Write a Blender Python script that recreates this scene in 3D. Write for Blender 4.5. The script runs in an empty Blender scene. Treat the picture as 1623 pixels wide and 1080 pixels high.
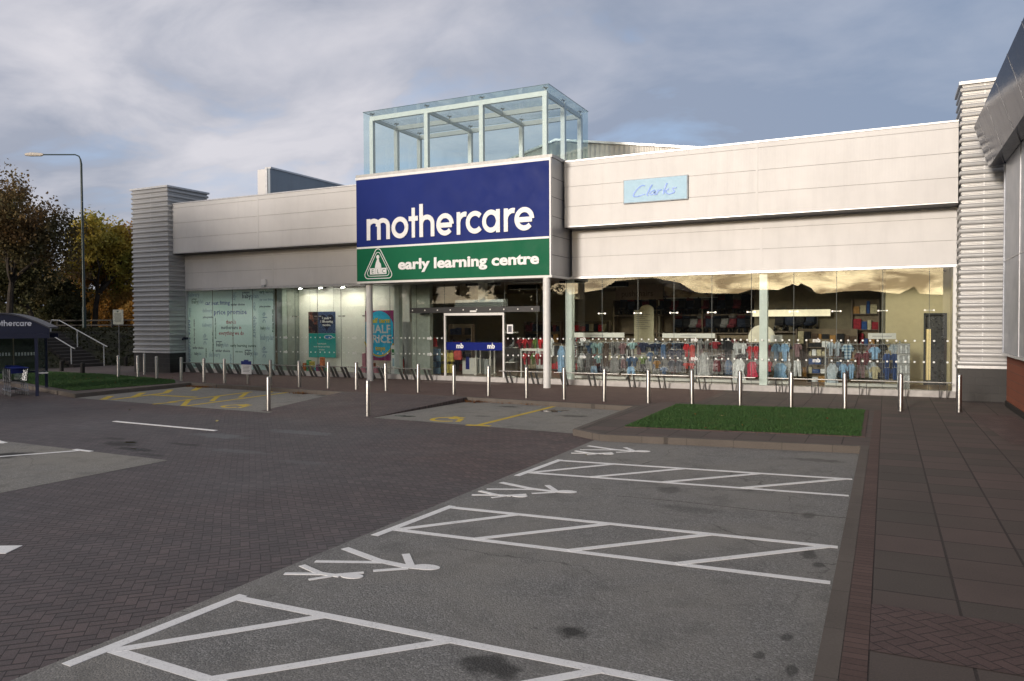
import bpy, bmesh, math, random
import numpy as np
from mathutils import Vector, Matrix
random.seed(7)
rng = np.random.default_rng(7)
SC = bpy.context.scene
COL = SC.collection
PI = math.pi
R = math.radians

# ------------------------------------------------------------------ camera
yaw, pit, rol = R(-26.092), R(-1.349), R(-0.271)
fw = Vector((math.sin(yaw)*math.cos(pit), math.cos(yaw)*math.cos(pit), math.sin(pit)))
rt = Vector((math.cos(yaw), -math.sin(yaw), 0)); up = rt.cross(fw)
r2 = rt*math.cos(rol)+up*math.sin(rol); u2 = r2.cross(fw)
cam = bpy.data.cameras.new('camera'); camo = bpy.data.objects.new('camera', cam); COL.objects.link(camo)
camo.matrix_world = Matrix(((r2.x, u2.x, -fw.x, 0), (r2.y, u2.y, -fw.y, 0), (r2.z, u2.z, -fw.z, 2.4), (0, 0, 0, 1)))
cam.sensor_width = 36; cam.lens = 26.85; cam.clip_start = 0.1; cam.clip_end = 5000
SC.camera = camo

# ------------------------------------------------------------------ node helpers
class NT:
    """tiny expression builder for shader node trees"""
    def __init__(s, nt): s.nt = nt
    def n(s, t, **kw):
        nd = s.nt.nodes.new(t)
        for k, v in kw.items():
            if k.startswith('i_'):
                nd.inputs[k[2:].replace('_', ' ')].default_value = v
            else: setattr(nd, k, v)
        return nd
    def l(s, a, b): s.nt.links.new(a, b)
    def m(s, op, *a):
        nd = s.nt.nodes.new('ShaderNodeMath'); nd.operation = op
        for i, v in enumerate(a):
            if isinstance(v, (int, float)): nd.inputs[i].default_value = v
            else: s.l(v, nd.inputs[i])
        return nd.outputs[0]
    def mix(s, f, a, b, mode='MIX'):
        nd = s.nt.nodes.new('ShaderNodeMix'); nd.data_type = 'RGBA'; nd.blend_type = mode
        for i, v in ((0, f), (6, a), (7, b)):
            if isinstance(v, (int, float)): nd.inputs[i].default_value = v
            elif isinstance(v, (tuple, list)): nd.inputs[i].default_value = (*v[:3], 1)
            else: s.l(v, nd.inputs[i])
        return nd.outputs[2]
    def noise(s, vec, scale, detail=3, rough=.55, dist=0):
        nd = s.n('ShaderNodeTexNoise'); nd.inputs['Scale'].default_value = scale
        nd.inputs['Detail'].default_value = detail; nd.inputs['Roughness'].default_value = rough
        nd.inputs['Distortion'].default_value = dist
        if vec is not None: s.l(vec, nd.inputs['Vector'])
        return nd.outputs['Fac']
    def ramp(s, f, lo, hi, a=0., b=1.):
        nd = s.n('ShaderNodeMapRange'); nd.inputs[1].default_value = lo; nd.inputs[2].default_value = hi
        nd.inputs[3].default_value = a; nd.inputs[4].default_value = b; s.l(f, nd.inputs[0]); return nd.outputs[0]
    def mapping(s, vec, scale=(1, 1, 1), loc=(0, 0, 0), rot=(0, 0, 0)):
        nd = s.n('ShaderNodeMapping'); nd.inputs['Scale'].default_value = scale
        nd.inputs['Location'].default_value = loc; nd.inputs['Rotation'].default_value = rot
        s.l(vec, nd.inputs['Vector']); return nd.outputs[0]

# ------------------------------------------------------------------ world
SUN_AZ = R(193)       # compass-like: direction TO the sun, measured from +Y towards +X
SUN_EL = R(11)
w = bpy.data.worlds.new("World"); SC.world = w; w.use_nodes = True
wt = NT(w.node_tree); bg = w.node_tree.nodes['Background']
sky = wt.n('ShaderNodeTexSky'); sky.sky_type = 'NISHITA'; sky.sun_disc = False
sky.sun_elevation = SUN_EL; sky.sun_rotation = SUN_AZ; sky.dust_density = 2.0
tc = wt.n('ShaderNodeTexCoord'); D = tc.outputs['Generated']
sx = wt.n('ShaderNodeSeparateXYZ'); wt.l(D, sx.inputs[0])
dx, dy, dz = sx.outputs
zz = wt.m('MAXIMUM', dz, 0.0)
# clouds are laid on a flat deck above: direction / (height + offset)
inv = wt.m('DIVIDE', 1.0, wt.m('ADD', zz, 0.22))
cv = wt.n('ShaderNodeCombineXYZ'); wt.l(wt.m('MULTIPLY', dx, inv), cv.inputs[0]); wt.l(wt.m('MULTIPLY', dy, inv), cv.inputs[1])
deck = cv.outputs[0]
n1 = wt.noise(wt.mapping(deck, (1, 1, 1), (3.1, 1.7, 0)), 0.9, 6, .52, .5)
n2 = wt.noise(wt.mapping(deck, (1, 1.3, 1), (9.1, 4.7, 0)), 2.3, 7, .55, .4)
n3 = wt.noise(wt.mapping(deck, (.8, 1, 1), (1.1, 7.7, 0)), .55, 3, .5, .3)
shade = wt.m('ADD', wt.m('MULTIPLY', n1, .62), wt.m('MULTIPLY', n2, .38))
light = wt.ramp(shade, .43, .62)
# glow towards the low sun
gx, gy = math.sin(R(181)), math.cos(R(181))   # brightest cloud lies a little right of the sun
dotg = wt.m('ADD', wt.m('MULTIPLY', dx, gx), wt.m('MULTIPLY', dy, gy))
glow = wt.m('POWER', wt.m('MAXIMUM', dotg, 0.0), 13.0)
low = wt.m('POWER', wt.m('SUBTRACT', 1.0, zz), 5.0)
glowl = wt.m('MULTIPLY', glow, low)
dark = (0.220, 0.240, 0.300); pale = (0.43, 0.42, 0.455)
ccol = wt.mix(light, dark, pale)
az_, el_ = R(-51), R(23)
dp = wt.m('ADD', wt.m('MULTIPLY', dx, math.sin(az_)*math.cos(el_)), wt.m('ADD', wt.m('MULTIPLY', dy, math.cos(az_)*math.cos(el_)), wt.m('MULTIPLY', dz, math.sin(el_))))
ccol = wt.mix(wt.m('MULTIPLY', wt.m('POWER', wt.m('MAXIMUM', dp, 0.0), 45.0), wt.ramp(n2, .38, .6, .1, .5)), ccol, (.56, .54, .56))
# more blue to the east (camera's right)
east = wt.ramp(wt.m('SUBTRACT', wt.m('MULTIPLY', dy, .3), wt.m('MULTIPLY', dx, -1.0)), -.35, .65)
ccol = wt.mix(east, ccol, wt.mix(light, (0.145, 0.195, 0.290), (0.20, 0.245, 0.33)))
nf = wt.noise(wt.mapping(D, (11, 11, 34), (2, 0, 5)), 1.5, 7, .62, .5)
warm = wt.mix(wt.ramp(wt.m('ADD', wt.m('MULTIPLY', nf, .75), wt.m('MULTIPLY', shade, .25)), .44, .58), (1.9, 1.35, .76), (7.4, 5.8, 3.4))
ccol = wt.mix(wt.m('MINIMUM', wt.m('MULTIPLY', glowl, 1.25), 1.0), ccol, warm)
# small blue gaps
gap = wt.ramp(wt.m('ADD', wt.m('MULTIPLY', n3, .55), wt.m('MULTIPLY', n2, .45)), .36, .43, 1.0, 0.0)
skyc = wt.mix(1.0, sky.outputs[0], (.10, .10, .10), 'MULTIPLY')
blue = wt.mix(.55, skyc, (.34, .55, .92))
ccol = wt.mix(wt.m('MULTIPLY', gap, .3), ccol, blue)
final = wt.mix(.06, ccol, skyc)
zen = wt.ramp(dz, .35, .8)
final = wt.mix(zen, final, (.26, .255, .265))
wt.l(final, bg.inputs[0]); bg.inputs[1].default_value = 0.92

# ------------------------------------------------------------------ sun
sl = bpy.data.lights.new('sun', 'SUN'); sl.energy = 1.6; sl.angle = R(9); sl.color = (1, .895, .80)
so = bpy.data.objects.new('sun', sl); COL.objects.link(so)
sd = Vector((math.sin(SUN_AZ)*math.cos(SUN_EL), math.cos(SUN_AZ)*math.cos(SUN_EL), math.sin(SUN_EL)))
so.rotation_euler = sd.to_track_quat('Z', 'Y').to_euler()

SC.view_settings.view_transform = 'Standard'; SC.view_settings.look = 'None'
SC.view_settings.exposure = 0.8; SC.view_settings.gamma = 1; SC.view_settings.use_curve_mapping = False
SC.cycles.max_bounces = 8; SC.cycles.transparent_max_bounces = 24; SC.cycles.glossy_bounces = 4
SC.cycles.caustics_reflective = False; SC.cycles.caustics_refractive = False
SC.cycles.sample_clamp_indirect = 4

# ------------------------------------------------------------------ materials
MATS = {}
def base(name):
    m = bpy.data.materials.new(name); m.use_nodes = True
    t = NT(m.node_tree); b = m.node_tree.nodes['Principled BSDF']
    MATS[name] = m
    return m, t, b
def mat(name, col, rough=.6, metal=0., var=.06, vs=6., bump=0., bs=40., spec=.5, emit=0., coat=0.):
    """plain surface with a little procedural unevenness of tone, gloss and relief"""
    if name in MATS: return MATS[name]
    m, t, b = base(name)
    co = t.n('ShaderNodeTexCoord').outputs['Object']
    nz = t.noise(co, vs, 4, .6)
    c1 = tuple(max(0, c*(1-var*2)) for c in col); c2 = tuple(min(1, c*(1+var*2)) for c in col)
    t.l(t.mix(t.ramp(nz, .3, .7), c1, c2), b.inputs['Base Color'])
    t.l(t.ramp(t.noise(co, vs*2.3, 3), .3, .7, max(.03, rough-.06), min(1, rough+.06)), b.inputs['Roughness'])
    b.inputs['Metallic'].default_value = metal; b.inputs['Specular IOR Level'].default_value = spec
    b.inputs['Coat Weight'].default_value = coat
    if bump:
        bp = t.n('ShaderNodeBump'); bp.inputs['Strength'].default_value = bump; bp.inputs['Distance'].default_value = .02
        t.l(t.noise(co, bs, 4, .6), bp.inputs['Height']); t.l(bp.outputs[0], b.inputs['Normal'])
    if emit:
        b.inputs['Emission Color'].default_value = (*col, 1); b.inputs['Emission Strength'].default_value = emit
    return m

def brick_tex(t, vec, bw, bh, c1, c2, mortar, ms, off=.5, bias=0.):
    b = t.n('ShaderNodeTexBrick'); b.offset = off; b.squash = 1
    b.inputs['Scale'].default_value = 1; b.inputs['Brick Width'].default_value = bw; b.inputs['Row Height'].default_value = bh
    b.inputs['Mortar Size'].default_value = ms; b.inputs['Mortar Smooth'].default_value = .3; b.inputs['Bias'].default_value = bias
    b.inputs['Color1'].default_value = (*c1, 1); b.inputs['Color2'].default_value = (*c2, 1); b.inputs['Mortar'].default_value = (*mortar, 1)
    t.l(vec, b.inputs['Vector']); return b.outputs['Color'], b.outputs['Fac']

def brick_mat(name, bw, bh, c1, c2, mortar, ms=.008, rot=(0, 0, 0), loc=(0, 0, 0), off=.5, rough=.85, bump=.4, stain=.35):
    m, t, b = base(name)
    co = t.n('ShaderNodeTexCoord').outputs['Object']
    v = t.mapping(co, (1, 1, 1), loc, rot)
    c, f = brick_tex(t, v, bw, bh, c1, c2, mortar, ms, off)
    nz = t.noise(co, .7, 5, .6); fine = t.noise(co, 60, 3, .6)
    c = t.mix(t.ramp(nz, .35, .7, 0, stain), c, tuple(x*.55 for x in c1))
    c = t.mix(t.ramp(fine, .3, .7, 0, .3), c, tuple(min(1, x*1.5) for x in c2))
    t.l(c, b.inputs['Base Color']); b.inputs['Roughness'].default_value = rough
    h = t.m('ADD', t.m('MULTIPLY', f, -1.), t.m('MULTIPLY', fine, .25))
    bp = t.n('ShaderNodeBump'); bp.inputs['Strength'].default_value = bump; bp.inputs['Distance'].default_value = .01
    t.l(h, bp.inputs['Height']); t.l(bp.outputs[0], b.inputs['Normal'])
    return m

def herring_mat(name, unit, rot, cols, joint, redz=None, rough=.8, jw=(.62, 1.7), spots=()):
    """true 2:1 herringbone block paving"""
    m, t, b = base(name)
    co = t.n('ShaderNodeTexCoord').outputs['Object']
    wob = t.n('ShaderNodeTexNoise'); wob.inputs['Scale'].default_value = .5; t.l(co, wob.inputs['Vector'])
    v = t.mapping(co, (1/unit,)*3, (0, 0, 0), (0, 0, rot))
    vm = t.n('ShaderNodeVectorMath'); vm.operation = 'MULTIPLY_ADD'; t.l(wob.outputs['Color'], vm.inputs[0]); vm.inputs[1].default_value = (.9, .9, 0); t.l(v, vm.inputs[2])
    s = t.n('ShaderNodeSeparateXYZ'); t.l(vm.outputs[0], s.inputs[0]); x, y = s.outputs[0], s.outputs[1]
    i = t.m('FLOOR', x); j = t.m('FLOOR', y); fx = t.m('SUBTRACT', x, i); fy = t.m('SUBTRACT', y, j)
    k = t.m('FLOORED_MODULO', t.m('SUBTRACT', i, j), 4.0)
    def eq(n): return t.m('COMPARE', k, float(n), .25)
    k0, k1, k2, k3 = eq(0), eq(1), eq(2), eq(3)
    gx_, gy_ = t.m('SUBTRACT', 1., fx), t.m('SUBTRACT', 1., fy)
    hor = t.m('ADD', k0, k1)
    # hide the inner edge of each two-cell block by pushing it away
    L = t.m('MULTIPLY', t.m('ADD', fx, k1), jw[0]); Rr = t.m('MULTIPLY', t.m('ADD', gx_, k0), jw[0]); B = t.m('MULTIPLY', t.m('ADD', fy, k2), jw[1]); T = t.m('MULTIPLY', t.m('ADD', gy_, k3), jw[1])
    dist = t.m('MINIMUM', t.m('MINIMUM', L, Rr), t.m('MINIMUM', B, T))
    ii = t.m('SUBTRACT', i, k1); jj = t.m('ADD', j, k3)
    cid = t.n('ShaderNodeCombineXYZ'); t.l(ii, cid.inputs[0]); t.l(jj, cid.inputs[1]); t.l(hor, cid.inputs[2])
    wn = t.n('ShaderNodeTexWhiteNoise'); t.l(cid.outputs[0], wn.inputs['Vector']); rnd = wn.outputs['Value']; rnd = t.ramp(rnd, .15, .85)
    big = t.noise(co, .22, 4, .55, .4); mid = t.noise(co, 1.7, 5, .6); fine = t.noise(co, 95, 3, .65)
    c = t.mix(rnd, cols[0], cols[1])
    c = t.mix(t.ramp(big, .44, .62, 0, .9), c, cols[2])
    if redz:
        sp = t.n('ShaderNodeSeparateXYZ'); t.l(co, sp.inputs[0])
        c = t.mix(redz(t, sp.outputs, big), c, t.mix(rnd, cols[3], cols[4]))
    c = t.mix(t.ramp(mid, .4, .7, 0, .5), c, tuple(q*.5 for q in cols[0]))
    c = t.mix(t.ramp(fine, .35, .75, 0, .45), c, tuple(min(1, q*2.3) for q in cols[2]))
    jf = t.ramp(dist, .03, .09, 1., 0.)
    c = t.mix(t.m('MULTIPLY', jf, .85), c, joint)
    for (px, py, rx, ry, st) in spots:
        v = t.mapping(co, (1/rx, 1/ry, 0), (-px/rx, -py/ry, 0)); ln = t.n('ShaderNodeVectorMath'); ln.operation = 'LENGTH'; t.l(v, ln.inputs[0])
        d_ = t.m('ADD', ln.outputs['Value'], t.m('MULTIPLY', t.m('SUBTRACT', t.noise(co, 4.5, 4, .6), .5), 1.9))
        c = t.mix(t.ramp(d_, .6, 1.0, abs(st), 0.), c, (.012, .011, .010) if st > 0 else (.17, .19, .20))
    t.l(c, b.inputs['Base Color'])
    t.l(t.ramp(big, .35, .65, rough-.2, rough+.05), b.inputs['Roughness'])
    h = t.m('ADD', t.m('MULTIPLY', jf, -1.), t.m('ADD', t.m('MULTIPLY', fine, .35), t.m('MULTIPLY', rnd, .3)))
    bp = t.n('ShaderNodeBump'); bp.inputs['Strength'].default_value = .5; bp.inputs['Distance'].default_value = .012
    t.l(h, bp.inputs['Height']); t.l(bp.outputs[0], b.inputs['Normal'])
    return m

def asphalt_mat(name, col, spots=()):
    m, t, b = base(name)
    co = t.n('ShaderNodeTexCoord').outputs['Object']
    fine = t.noise(co, 75, 4, .75); vo = t.n('ShaderNodeTexVoronoi'); vo.inputs['Scale'].default_value = 55; t.l(co, vo.inputs['Vector'])
    big = t.noise(co, .45, 5, .6, .6); mid = t.noise(co, 2.2, 5, .62)
    c = t.mix(t.ramp(fine, .36, .66), tuple(q*.42 for q in col), tuple(q*1.75 for q in col))
    c = t.mix(t.ramp(vo.outputs['Color'], .55, .95, 0, .5), c, tuple(min(1, q*2.6) for q in col))
    c = t.mix(t.ramp(big, .40, .66, 0, .7), c, (col[0]*1.48, col[1]*1.44, col[2]*1.36))
    c = t.mix(t.ramp(mid, .5, .75, 0, .5), c, tuple(q*.5 for q in col))
    cr = t.n('ShaderNodeTexVoronoi'); cr.feature = 'DISTANCE_TO_EDGE'; cr.inputs['Scale'].default_value = .33
    wv = t.n('ShaderNodeTexNoise'); wv.inputs['Scale'].default_value = 1.3; wv.inputs['Detail'].default_value = 6; t.l(co, wv.inputs['Vector'])
    va = t.n('ShaderNodeVectorMath'); va.operation = 'MULTIPLY_ADD'; t.l(wv.outputs['Color'], va.inputs[0]); va.inputs[1].default_value = (.9, .9, 0); t.l(co, va.inputs[2]); t.l(va.outputs[0], cr.inputs['Vector'])
    c = t.mix(t.m('MULTIPLY', t.ramp(cr.outputs['Distance'], .0012, .0035, 1., 0.), t.ramp(big, .45, .6, 0, .5)), c, (.02, .019, .018))
    gm = t.n('ShaderNodeTexVoronoi'); gm.inputs['Scale'].default_value = 1.7; t.l(co, gm.inputs['Vector'])
    c = t.mix(t.ramp(gm.outputs['Distance'], .03, .045, .55, 0.), c, tuple(q*.35 for q in col))
    for (px, py, rx, ry, st) in spots:
        v = t.mapping(co, (1/rx, 1/ry, 0), (-px/rx, -py/ry, 0))
        ln = t.n('ShaderNodeVectorMath'); ln.operation = 'LENGTH'; t.l(v, ln.inputs[0])
        d = t.m('ADD', ln.outputs['Value'], t.m('MULTIPLY', t.m('SUBTRACT', t.noise(co, 5.5, 4, .6), .5), 1.6))
        c = t.mix(t.ramp(d, .55, 1.0, st, 0.), c, (.012, .011, .010))
    t.l(c, b.inputs['Base Color']); t.l(t.ramp(big, .4, .7, .72, .9), b.inputs['Roughness'])
    bp = t.n('ShaderNodeBump'); bp.inputs['Strength'].default_value = .6; bp.inputs['Distance'].default_value = .012
    t.l(t.m('ADD', fine, t.m('MULTIPLY', vo.outputs['Distance'], -.8)), bp.inputs['Height']); t.l(bp.outputs[0], b.inputs['Normal'])
    return m

def paint_mat(name, col, wear=.35):
    m, t, b = base(name)
    co = t.n('ShaderNodeTexCoord').outputs['Object']
    fine = t.noise(co, 48, 5, .75); mid = t.noise(co, 5, 4, .6)
    wv = t.m('ADD', t.m('MULTIPLY', fine, .7), t.m('MULTIPLY', mid, .3))
    c = t.mix(t.ramp(wv, .56-.1*wear, .68, 0, wear), tuple(col), (.10, .10, .095))
    t.l(c, b.inputs['Base Color']); b.inputs['Roughness'].default_value = .75
    bp = t.n('ShaderNodeBump'); bp.inputs['Strength'].default_value = .35; bp.inputs['Distance'].default_value = .006
    t.l(fine, bp.inputs['Height']); t.l(bp.outputs[0], b.inputs['Normal'])
    return m

def glass_mat(name, tint, refl=1.0, film=0., filmcol=(.7, .85, .85), rough=0.0):
    """pane: see-through body with Fresnel mirror on its faces"""
    m = bpy.data.materials.new(name); m.use_nodes = True; MATS[name] = m
    nt = m.node_tree; nt.nodes.clear(); t = NT(nt)
    out = t.n('ShaderNodeOutputMaterial'); tr = t.n('ShaderNodeBsdfTransparent'); gl = t.n('ShaderNodeBsdfGlossy')
    tr.inputs[0].default_value = (*tint, 1); gl.inputs['Roughness'].default_value = rough
    co = t.n('ShaderNodeTexCoord').outputs['Object']
    ge = t.n('ShaderNodeNewGeometry'); dt = t.n('ShaderNodeVectorMath'); dt.operation = 'DOT_PRODUCT'
    t.l(ge.outputs['Incoming'], dt.inputs[0]); t.l(ge.outputs['Normal'], dt.inputs[1])
    f5 = t.m('POWER', t.m('SUBTRACT', 1.0, t.m('ABSOLUTE', dt.outputs['Value'])), 5.0)
    fres = t.m('ADD', .046*refl, t.m('MULTIPLY', f5, .95))
    mx = t.n('ShaderNodeMixShader'); t.l(t.m('MINIMUM', fres, 1.), mx.inputs[0])
    t.l(tr.outputs[0], mx.inputs[1]); t.l(gl.outputs[0], mx.inputs[2]); last = mx.outputs[0]
    if film:
        df = t.n('ShaderNodeBsdfDiffuse'); df.inputs[0].default_value = (*filmcol, 1)
        m2 = t.n('ShaderNodeMixShader'); m2.inputs[0].default_value = film
        t.l(last, m2.inputs[1]); t.l(df.outputs[0], m2.inputs[2]); last = m2.outputs[0]
    t.l(last, out.inputs[0]); return m

def panel_mat(name, col, rough, metal, axis=0, freq=26., bs=.12, spec=.5):
    """coated metal cladding sheet with fine pressed ribs"""
    m, t, b = base(name)
    co = t.n('ShaderNodeTexCoord').outputs['Object']
    sp = t.n('ShaderNodeSeparateXYZ'); t.l(co, sp.inputs[0])
    nz = t.noise(co, .8, 4, .6); st = t.noise(t.mapping(co, (3., 3., .35)), 1.4, 5, .65)
    c = t.mix(t.ramp(nz, .3, .7), tuple(q*.94 for q in col), tuple(min(1, q*1.03) for q in col))
    c = t.mix(t.ramp(st, .5,   .8, 0, .20), c, tuple(q*.72 for q in col))
    t.l(c, b.inputs['Base Color']); b.inputs['Metallic'].default_value = metal; b.inputs['Specular IOR Level'].default_value = spec
    t.l(t.ramp(st, .3, .7, rough-.05, rough+.08), b.inputs['Roughness'])
    wv = t.m('SINE', t.m('MULTIPLY', sp.outputs[axis], freq*2*PI/2))
    bp = t.n('ShaderNodeBump'); bp.inputs['Strength'].default_value = bs; bp.inputs['Distance'].default_value = .01
    t.l(t.m('ADD', wv, t.m('MULTIPLY', nz, 2.)), bp.inputs['Height']); t.l(bp.outputs[0], b.inputs['Normal'])
    return m

# ------------------------------------------------------------------ mesh helpers
class MB:
    def __init__(s): s.v = []; s.f = []
    def add(s, vs, fs):
        o = len(s.v); s.v += [tuple(v) for v in vs]; s.f += [tuple(i+o for i in f) for f in fs]; return s
    def box(s, x0, x1, y0, y1, z0, z1):
        if x0 > x1: x0, x1 = x1, x0
        if y0 > y1: y0, y1 = y1, y0
        if z0 > z1: z0, z1 = z1, z0
        vs = [(x, y, z) for z in (z0, z1) for y in (y0, y1) for x in (x0, x1)]
        return s.add(vs, [(0, 2, 3, 1), (4, 5, 7, 6), (0, 1, 5, 4), (2, 6, 7, 3), (0, 4, 6, 2), (1, 3, 7, 5)])
    def tube(s, pts, rad, n=10, cap=True):
        pts = [Vector(p) for p in pts]
        rs = rad if isinstance(rad, (list, tuple)) else [rad]*len(pts)
        rings = []
        prev = None
        for i, p in enumerate(pts):
            d = (pts[min(i+1, len(pts)-1)]-pts[max(i-1, 0)]).normalized()
            a = Vector((0, 0, 1)) if abs(d.z) < .9 else Vector((1, 0, 0))
            if prev is not None: a = prev
            u = (a - d*a.dot(d)).normalized(); v = d.cross(u); prev = u
            rings.append([p+(u*math.cos(2*PI*k/n)+v*math.sin(2*PI*k/n))*rs[i] for k in range(n)])
        vs = [q for r in rings for q in r]; fs = []
        for i in range(len(rings)-1):
            for k in range(n):
                fs.append((i*n+k, i*n+(k+1) % n, (i+1)*n+(k+1) % n, (i+1)*n+k))
        if cap: fs.append(tuple(range(n))[::-1]); fs.append(tuple((len(rings)-1)*n+k for k in range(n)))
        return s.add(vs, fs)
    def cyl(s, x, y, z0, z1, r, n=20): return s.tube([(x, y, z0), (x, y, z1)], r, n)
    def prism(s, poly, z0, z1):
        """poly in XY, extruded in Z"""
        a = sum(poly[i][0]*poly[(i+1) % len(poly)][1]-poly[(i+1) % len(poly)][0]*poly[i][1] for i in range(len(poly)))
        if a < 0: poly = poly[::-1]
        n = len(poly)
        vs = [(p[0], p[1], z0) for p in poly]+[(p[0], p[1], z1) for p in poly]
        return s.add(vs, [tuple(range(n))[::-1], tuple(range(n, 2*n))]+[(i, (i+1) % n, n+(i+1) % n, n+i) for i in range(n)])
    def prism_y(s, poly, y0, y1):
        """poly in XZ, extruded in Y"""
        n = len(poly)
        vs = [(p[0], y0, p[1]) for p in poly]+[(p[0], y1, p[1]) for p in poly]
        return s.add(vs, [tuple(range(n)), tuple(range(n, 2*n))[::-1]]+[(i, n+i, n+(i+1) % n, (i+1) % n) for i in range(n)])
    def prism_x(s, poly, x0, x1):
        n = len(poly)
        vs = [(x0, p[0], p[1]) for p in poly]+[(x1, p[0], p[1]) for p in poly]
        return s.add(vs, [tuple(range(n))[::-1], tuple(range(n, 2*n))]+[(i, (i+1) % n, n+(i+1) % n, n+i) for i in range(n)])
    def sheet(s, poly, z):
        return s.add([(p[0], p[1], z) for p in poly], [tuple(range(len(poly)))])
    def strip(s, pts, wd, z0, z1):
        """flat ribbon along a polyline in XY with mitred joins, extruded in Z"""
        P = [Vector(p[:2]) for p in pts]; L = []; Rr = []
        for i, p in enumerate(P):
            a = (P[i]-P[i-1]).normalized() if i else None
            b = (P[i+1]-P[i]).normalized() if i < len(P)-1 else None
            if a is None: a = b
            if b is None: b = a
            na = Vector((-a.y, a.x)); nb = Vector((-b.y, b.x)); m = (na+nb)
            m = m.normalized() if m.length > 1e-6 else na
            k = wd/2/max(.35, m.dot(na)); L.append(p+m*k); Rr.append(p-m*k)
        n = len(P); vs = []
        for z in (z0, z1): vs += [(q.x, q.y, z) for q in L]+[(q.x, q.y, z) for q in Rr]
        fs = []
        for i in range(n-1):
            fs += [(i, i+1, n+i+1, n+i), (2*n+i, 3*n+i, 3*n+i+1, 2*n+i+1), (i, 2*n+i, 2*n+i+1, i+1), (n+i, n+i+1, 3*n+i+1, 3*n+i)]
        fs += [(0, n, 3*n, 2*n), (n-1, 3*n-1, 4*n-1, 2*n-1)]
        return s.add(vs, fs)
    def xf(s, fn): s.v = [fn(*v) for v in s.v]; return s
    def ob(s, name, m, parent=None, smooth=False, bevel=0):
        me = bpy.data.meshes.new(name); me.from_pydata(s.v, [], s.f); me.validate()
        o = bpy.data.objects.new(name, me); COL.objects.link(o)
        bm = bmesh.new(); bm.from_mesh(me)
        bmesh.ops.recalc_face_normals(bm, faces=bm.faces)
        if bevel: bmesh.ops.bevel(bm, geom=bm.edges[:], offset=bevel, segments=2, affect='EDGES', clamp_overlap=True)
        bm.to_mesh(me); bm.free()
        if smooth:
            for p in me.polygons: p.use_smooth = True
            me.set_sharp_from_angle(angle=R(42))
        me.materials.append(m)
        if parent: o.parent = parent; o.matrix_parent_inverse = Matrix.Translation(parent.location).inverted() if parent.type == 'EMPTY' and not parent.parent else Matrix.Identity(4)
        return o
def tag(o, label=None, cat=None, group=None, kind=None):
    if label: o['label'] = label
    if cat: o['category'] = cat
    if group: o['group'] = group
    if kind: o['kind'] = kind
    return o
def thing(name, label, cat, loc=(0, 0, 0), group=None):
    o = bpy.data.objects.new(name, None); COL.objects.link(o); o.location = loc; o.empty_display_size = .3
    return tag(o, label, cat, group)
def dup(root, loc, label=None, rotz=None):
    c = root.copy(); COL.objects.link(c); c.location = loc
    if rotz is not None: c.rotation_euler = (0, 0, rotz)
    if label: c['label'] = label
    for ch in list(root.children):
        k = ch.copy(); COL.objects.link(k); k.parent = c
        for g in list(ch.children):
            q = g.copy(); COL.objects.link(q); q.parent = k
    return c
def loc_part(mb, name, m, parent, **kw):
    """part modelled in its thing's own coordinates"""
    o = mb.ob(name, m, None, **kw); o.parent = parent; return o

# text -> mesh data lying in XY, baseline at y=0
def text_mb(txt, size, ext=.004, bold=0., align='LEFT', width=None, xs=1., res=3):
    cu = bpy.data.curves.new('t', 'FONT'); cu.body = txt; cu.size = size; cu.extrude = ext; cu.offset = bold; cu.align_x = align
    cu.resolution_u = res
    o = bpy.data.objects.new('t', cu); COL.objects.link(o)
    bpy.context.view_layer.update()
    me = bpy.data.meshes.new_from_object(o.evaluated_get(bpy.context.evaluated_depsgraph_get()))
    vs = [v.co.copy() for v in me.vertices]; fs = [tuple(p.vertices) for p in me.polygons]
    bpy.data.objects.remove(o); bpy.data.meshes.remove(me); bpy.data.curves.remove(cu)
    if width and vs:
        x0 = min(v.x for v in vs); x1 = max(v.x for v in vs); k = width/(x1-x0)
        for v in vs: v.x = (v.x-x0)*k
    for v in vs: v.x *= xs
    m = MB(); m.add(vs, fs); return m
def wall_xf(x, y, z, rot=0.):
    """lay an XY drawing on a wall facing -Y"""
    c, s = math.cos(rot), math.sin(rot)
    return lambda a, b, d: (x+a*c-b*s, y-d, z+a*s+b*c)

# round geometric lettering drawn with strokes (x-height 1)
def arc(cx, cy, rx, ry, a0, a1, n=18): return [(cx+rx*math.cos(R(a0+(a1-a0)*i/n)), cy+ry*math.sin(R(a0+(a1-a0)*i/n))) for i in range(n+1)]
def glyphs(w):
    r = .5-w/2; c = .5
    return {
     'o': (1.02, [arc(c, .5, r, r, 0, 360, 30)]),
     'c': (.86, [arc(c, .5, r, r, 42, 318)]),
     'e': (1.0, [arc(c, .5, r, r, 0, 318, 26), [(w*.55, .47), (1-w*.5, .47)]]),
     'a': (1.02, [arc(c, .5, r, r, 0, 360, 30), [(1-w/2, 0), (1-w/2, 1.0)]]),
     't': (.62, [[(.31, 0), (.31, 1.36)], [(.0, .87), (.62, .87)]]),
     'h': (.9, [[(w/2, 0), (w/2, 1.5)], [(w/2, .55)]+arc(.45, .58, .45-w/2, .42-w/2, 180, 0)[1:]+[(.9-w/2, 0)]]),
     'r': (.58, [[(w/2, 0), (w/2, 1.0)], arc(.50, .50, .5-w/2, .5-w/2, 178, 76, 10)]),
     'm': (1.42, [[(w/2, 0), (w/2, 1.0)], arc(.43, .62, .43-w/2, .38-w/2, 180, 0)+[(.86-w/2, 0)],
                  arc(.99, .62, .43-w/2, .38-w/2, 180, 0)+[(1.42-w/2, 0)]]),
    }
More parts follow.
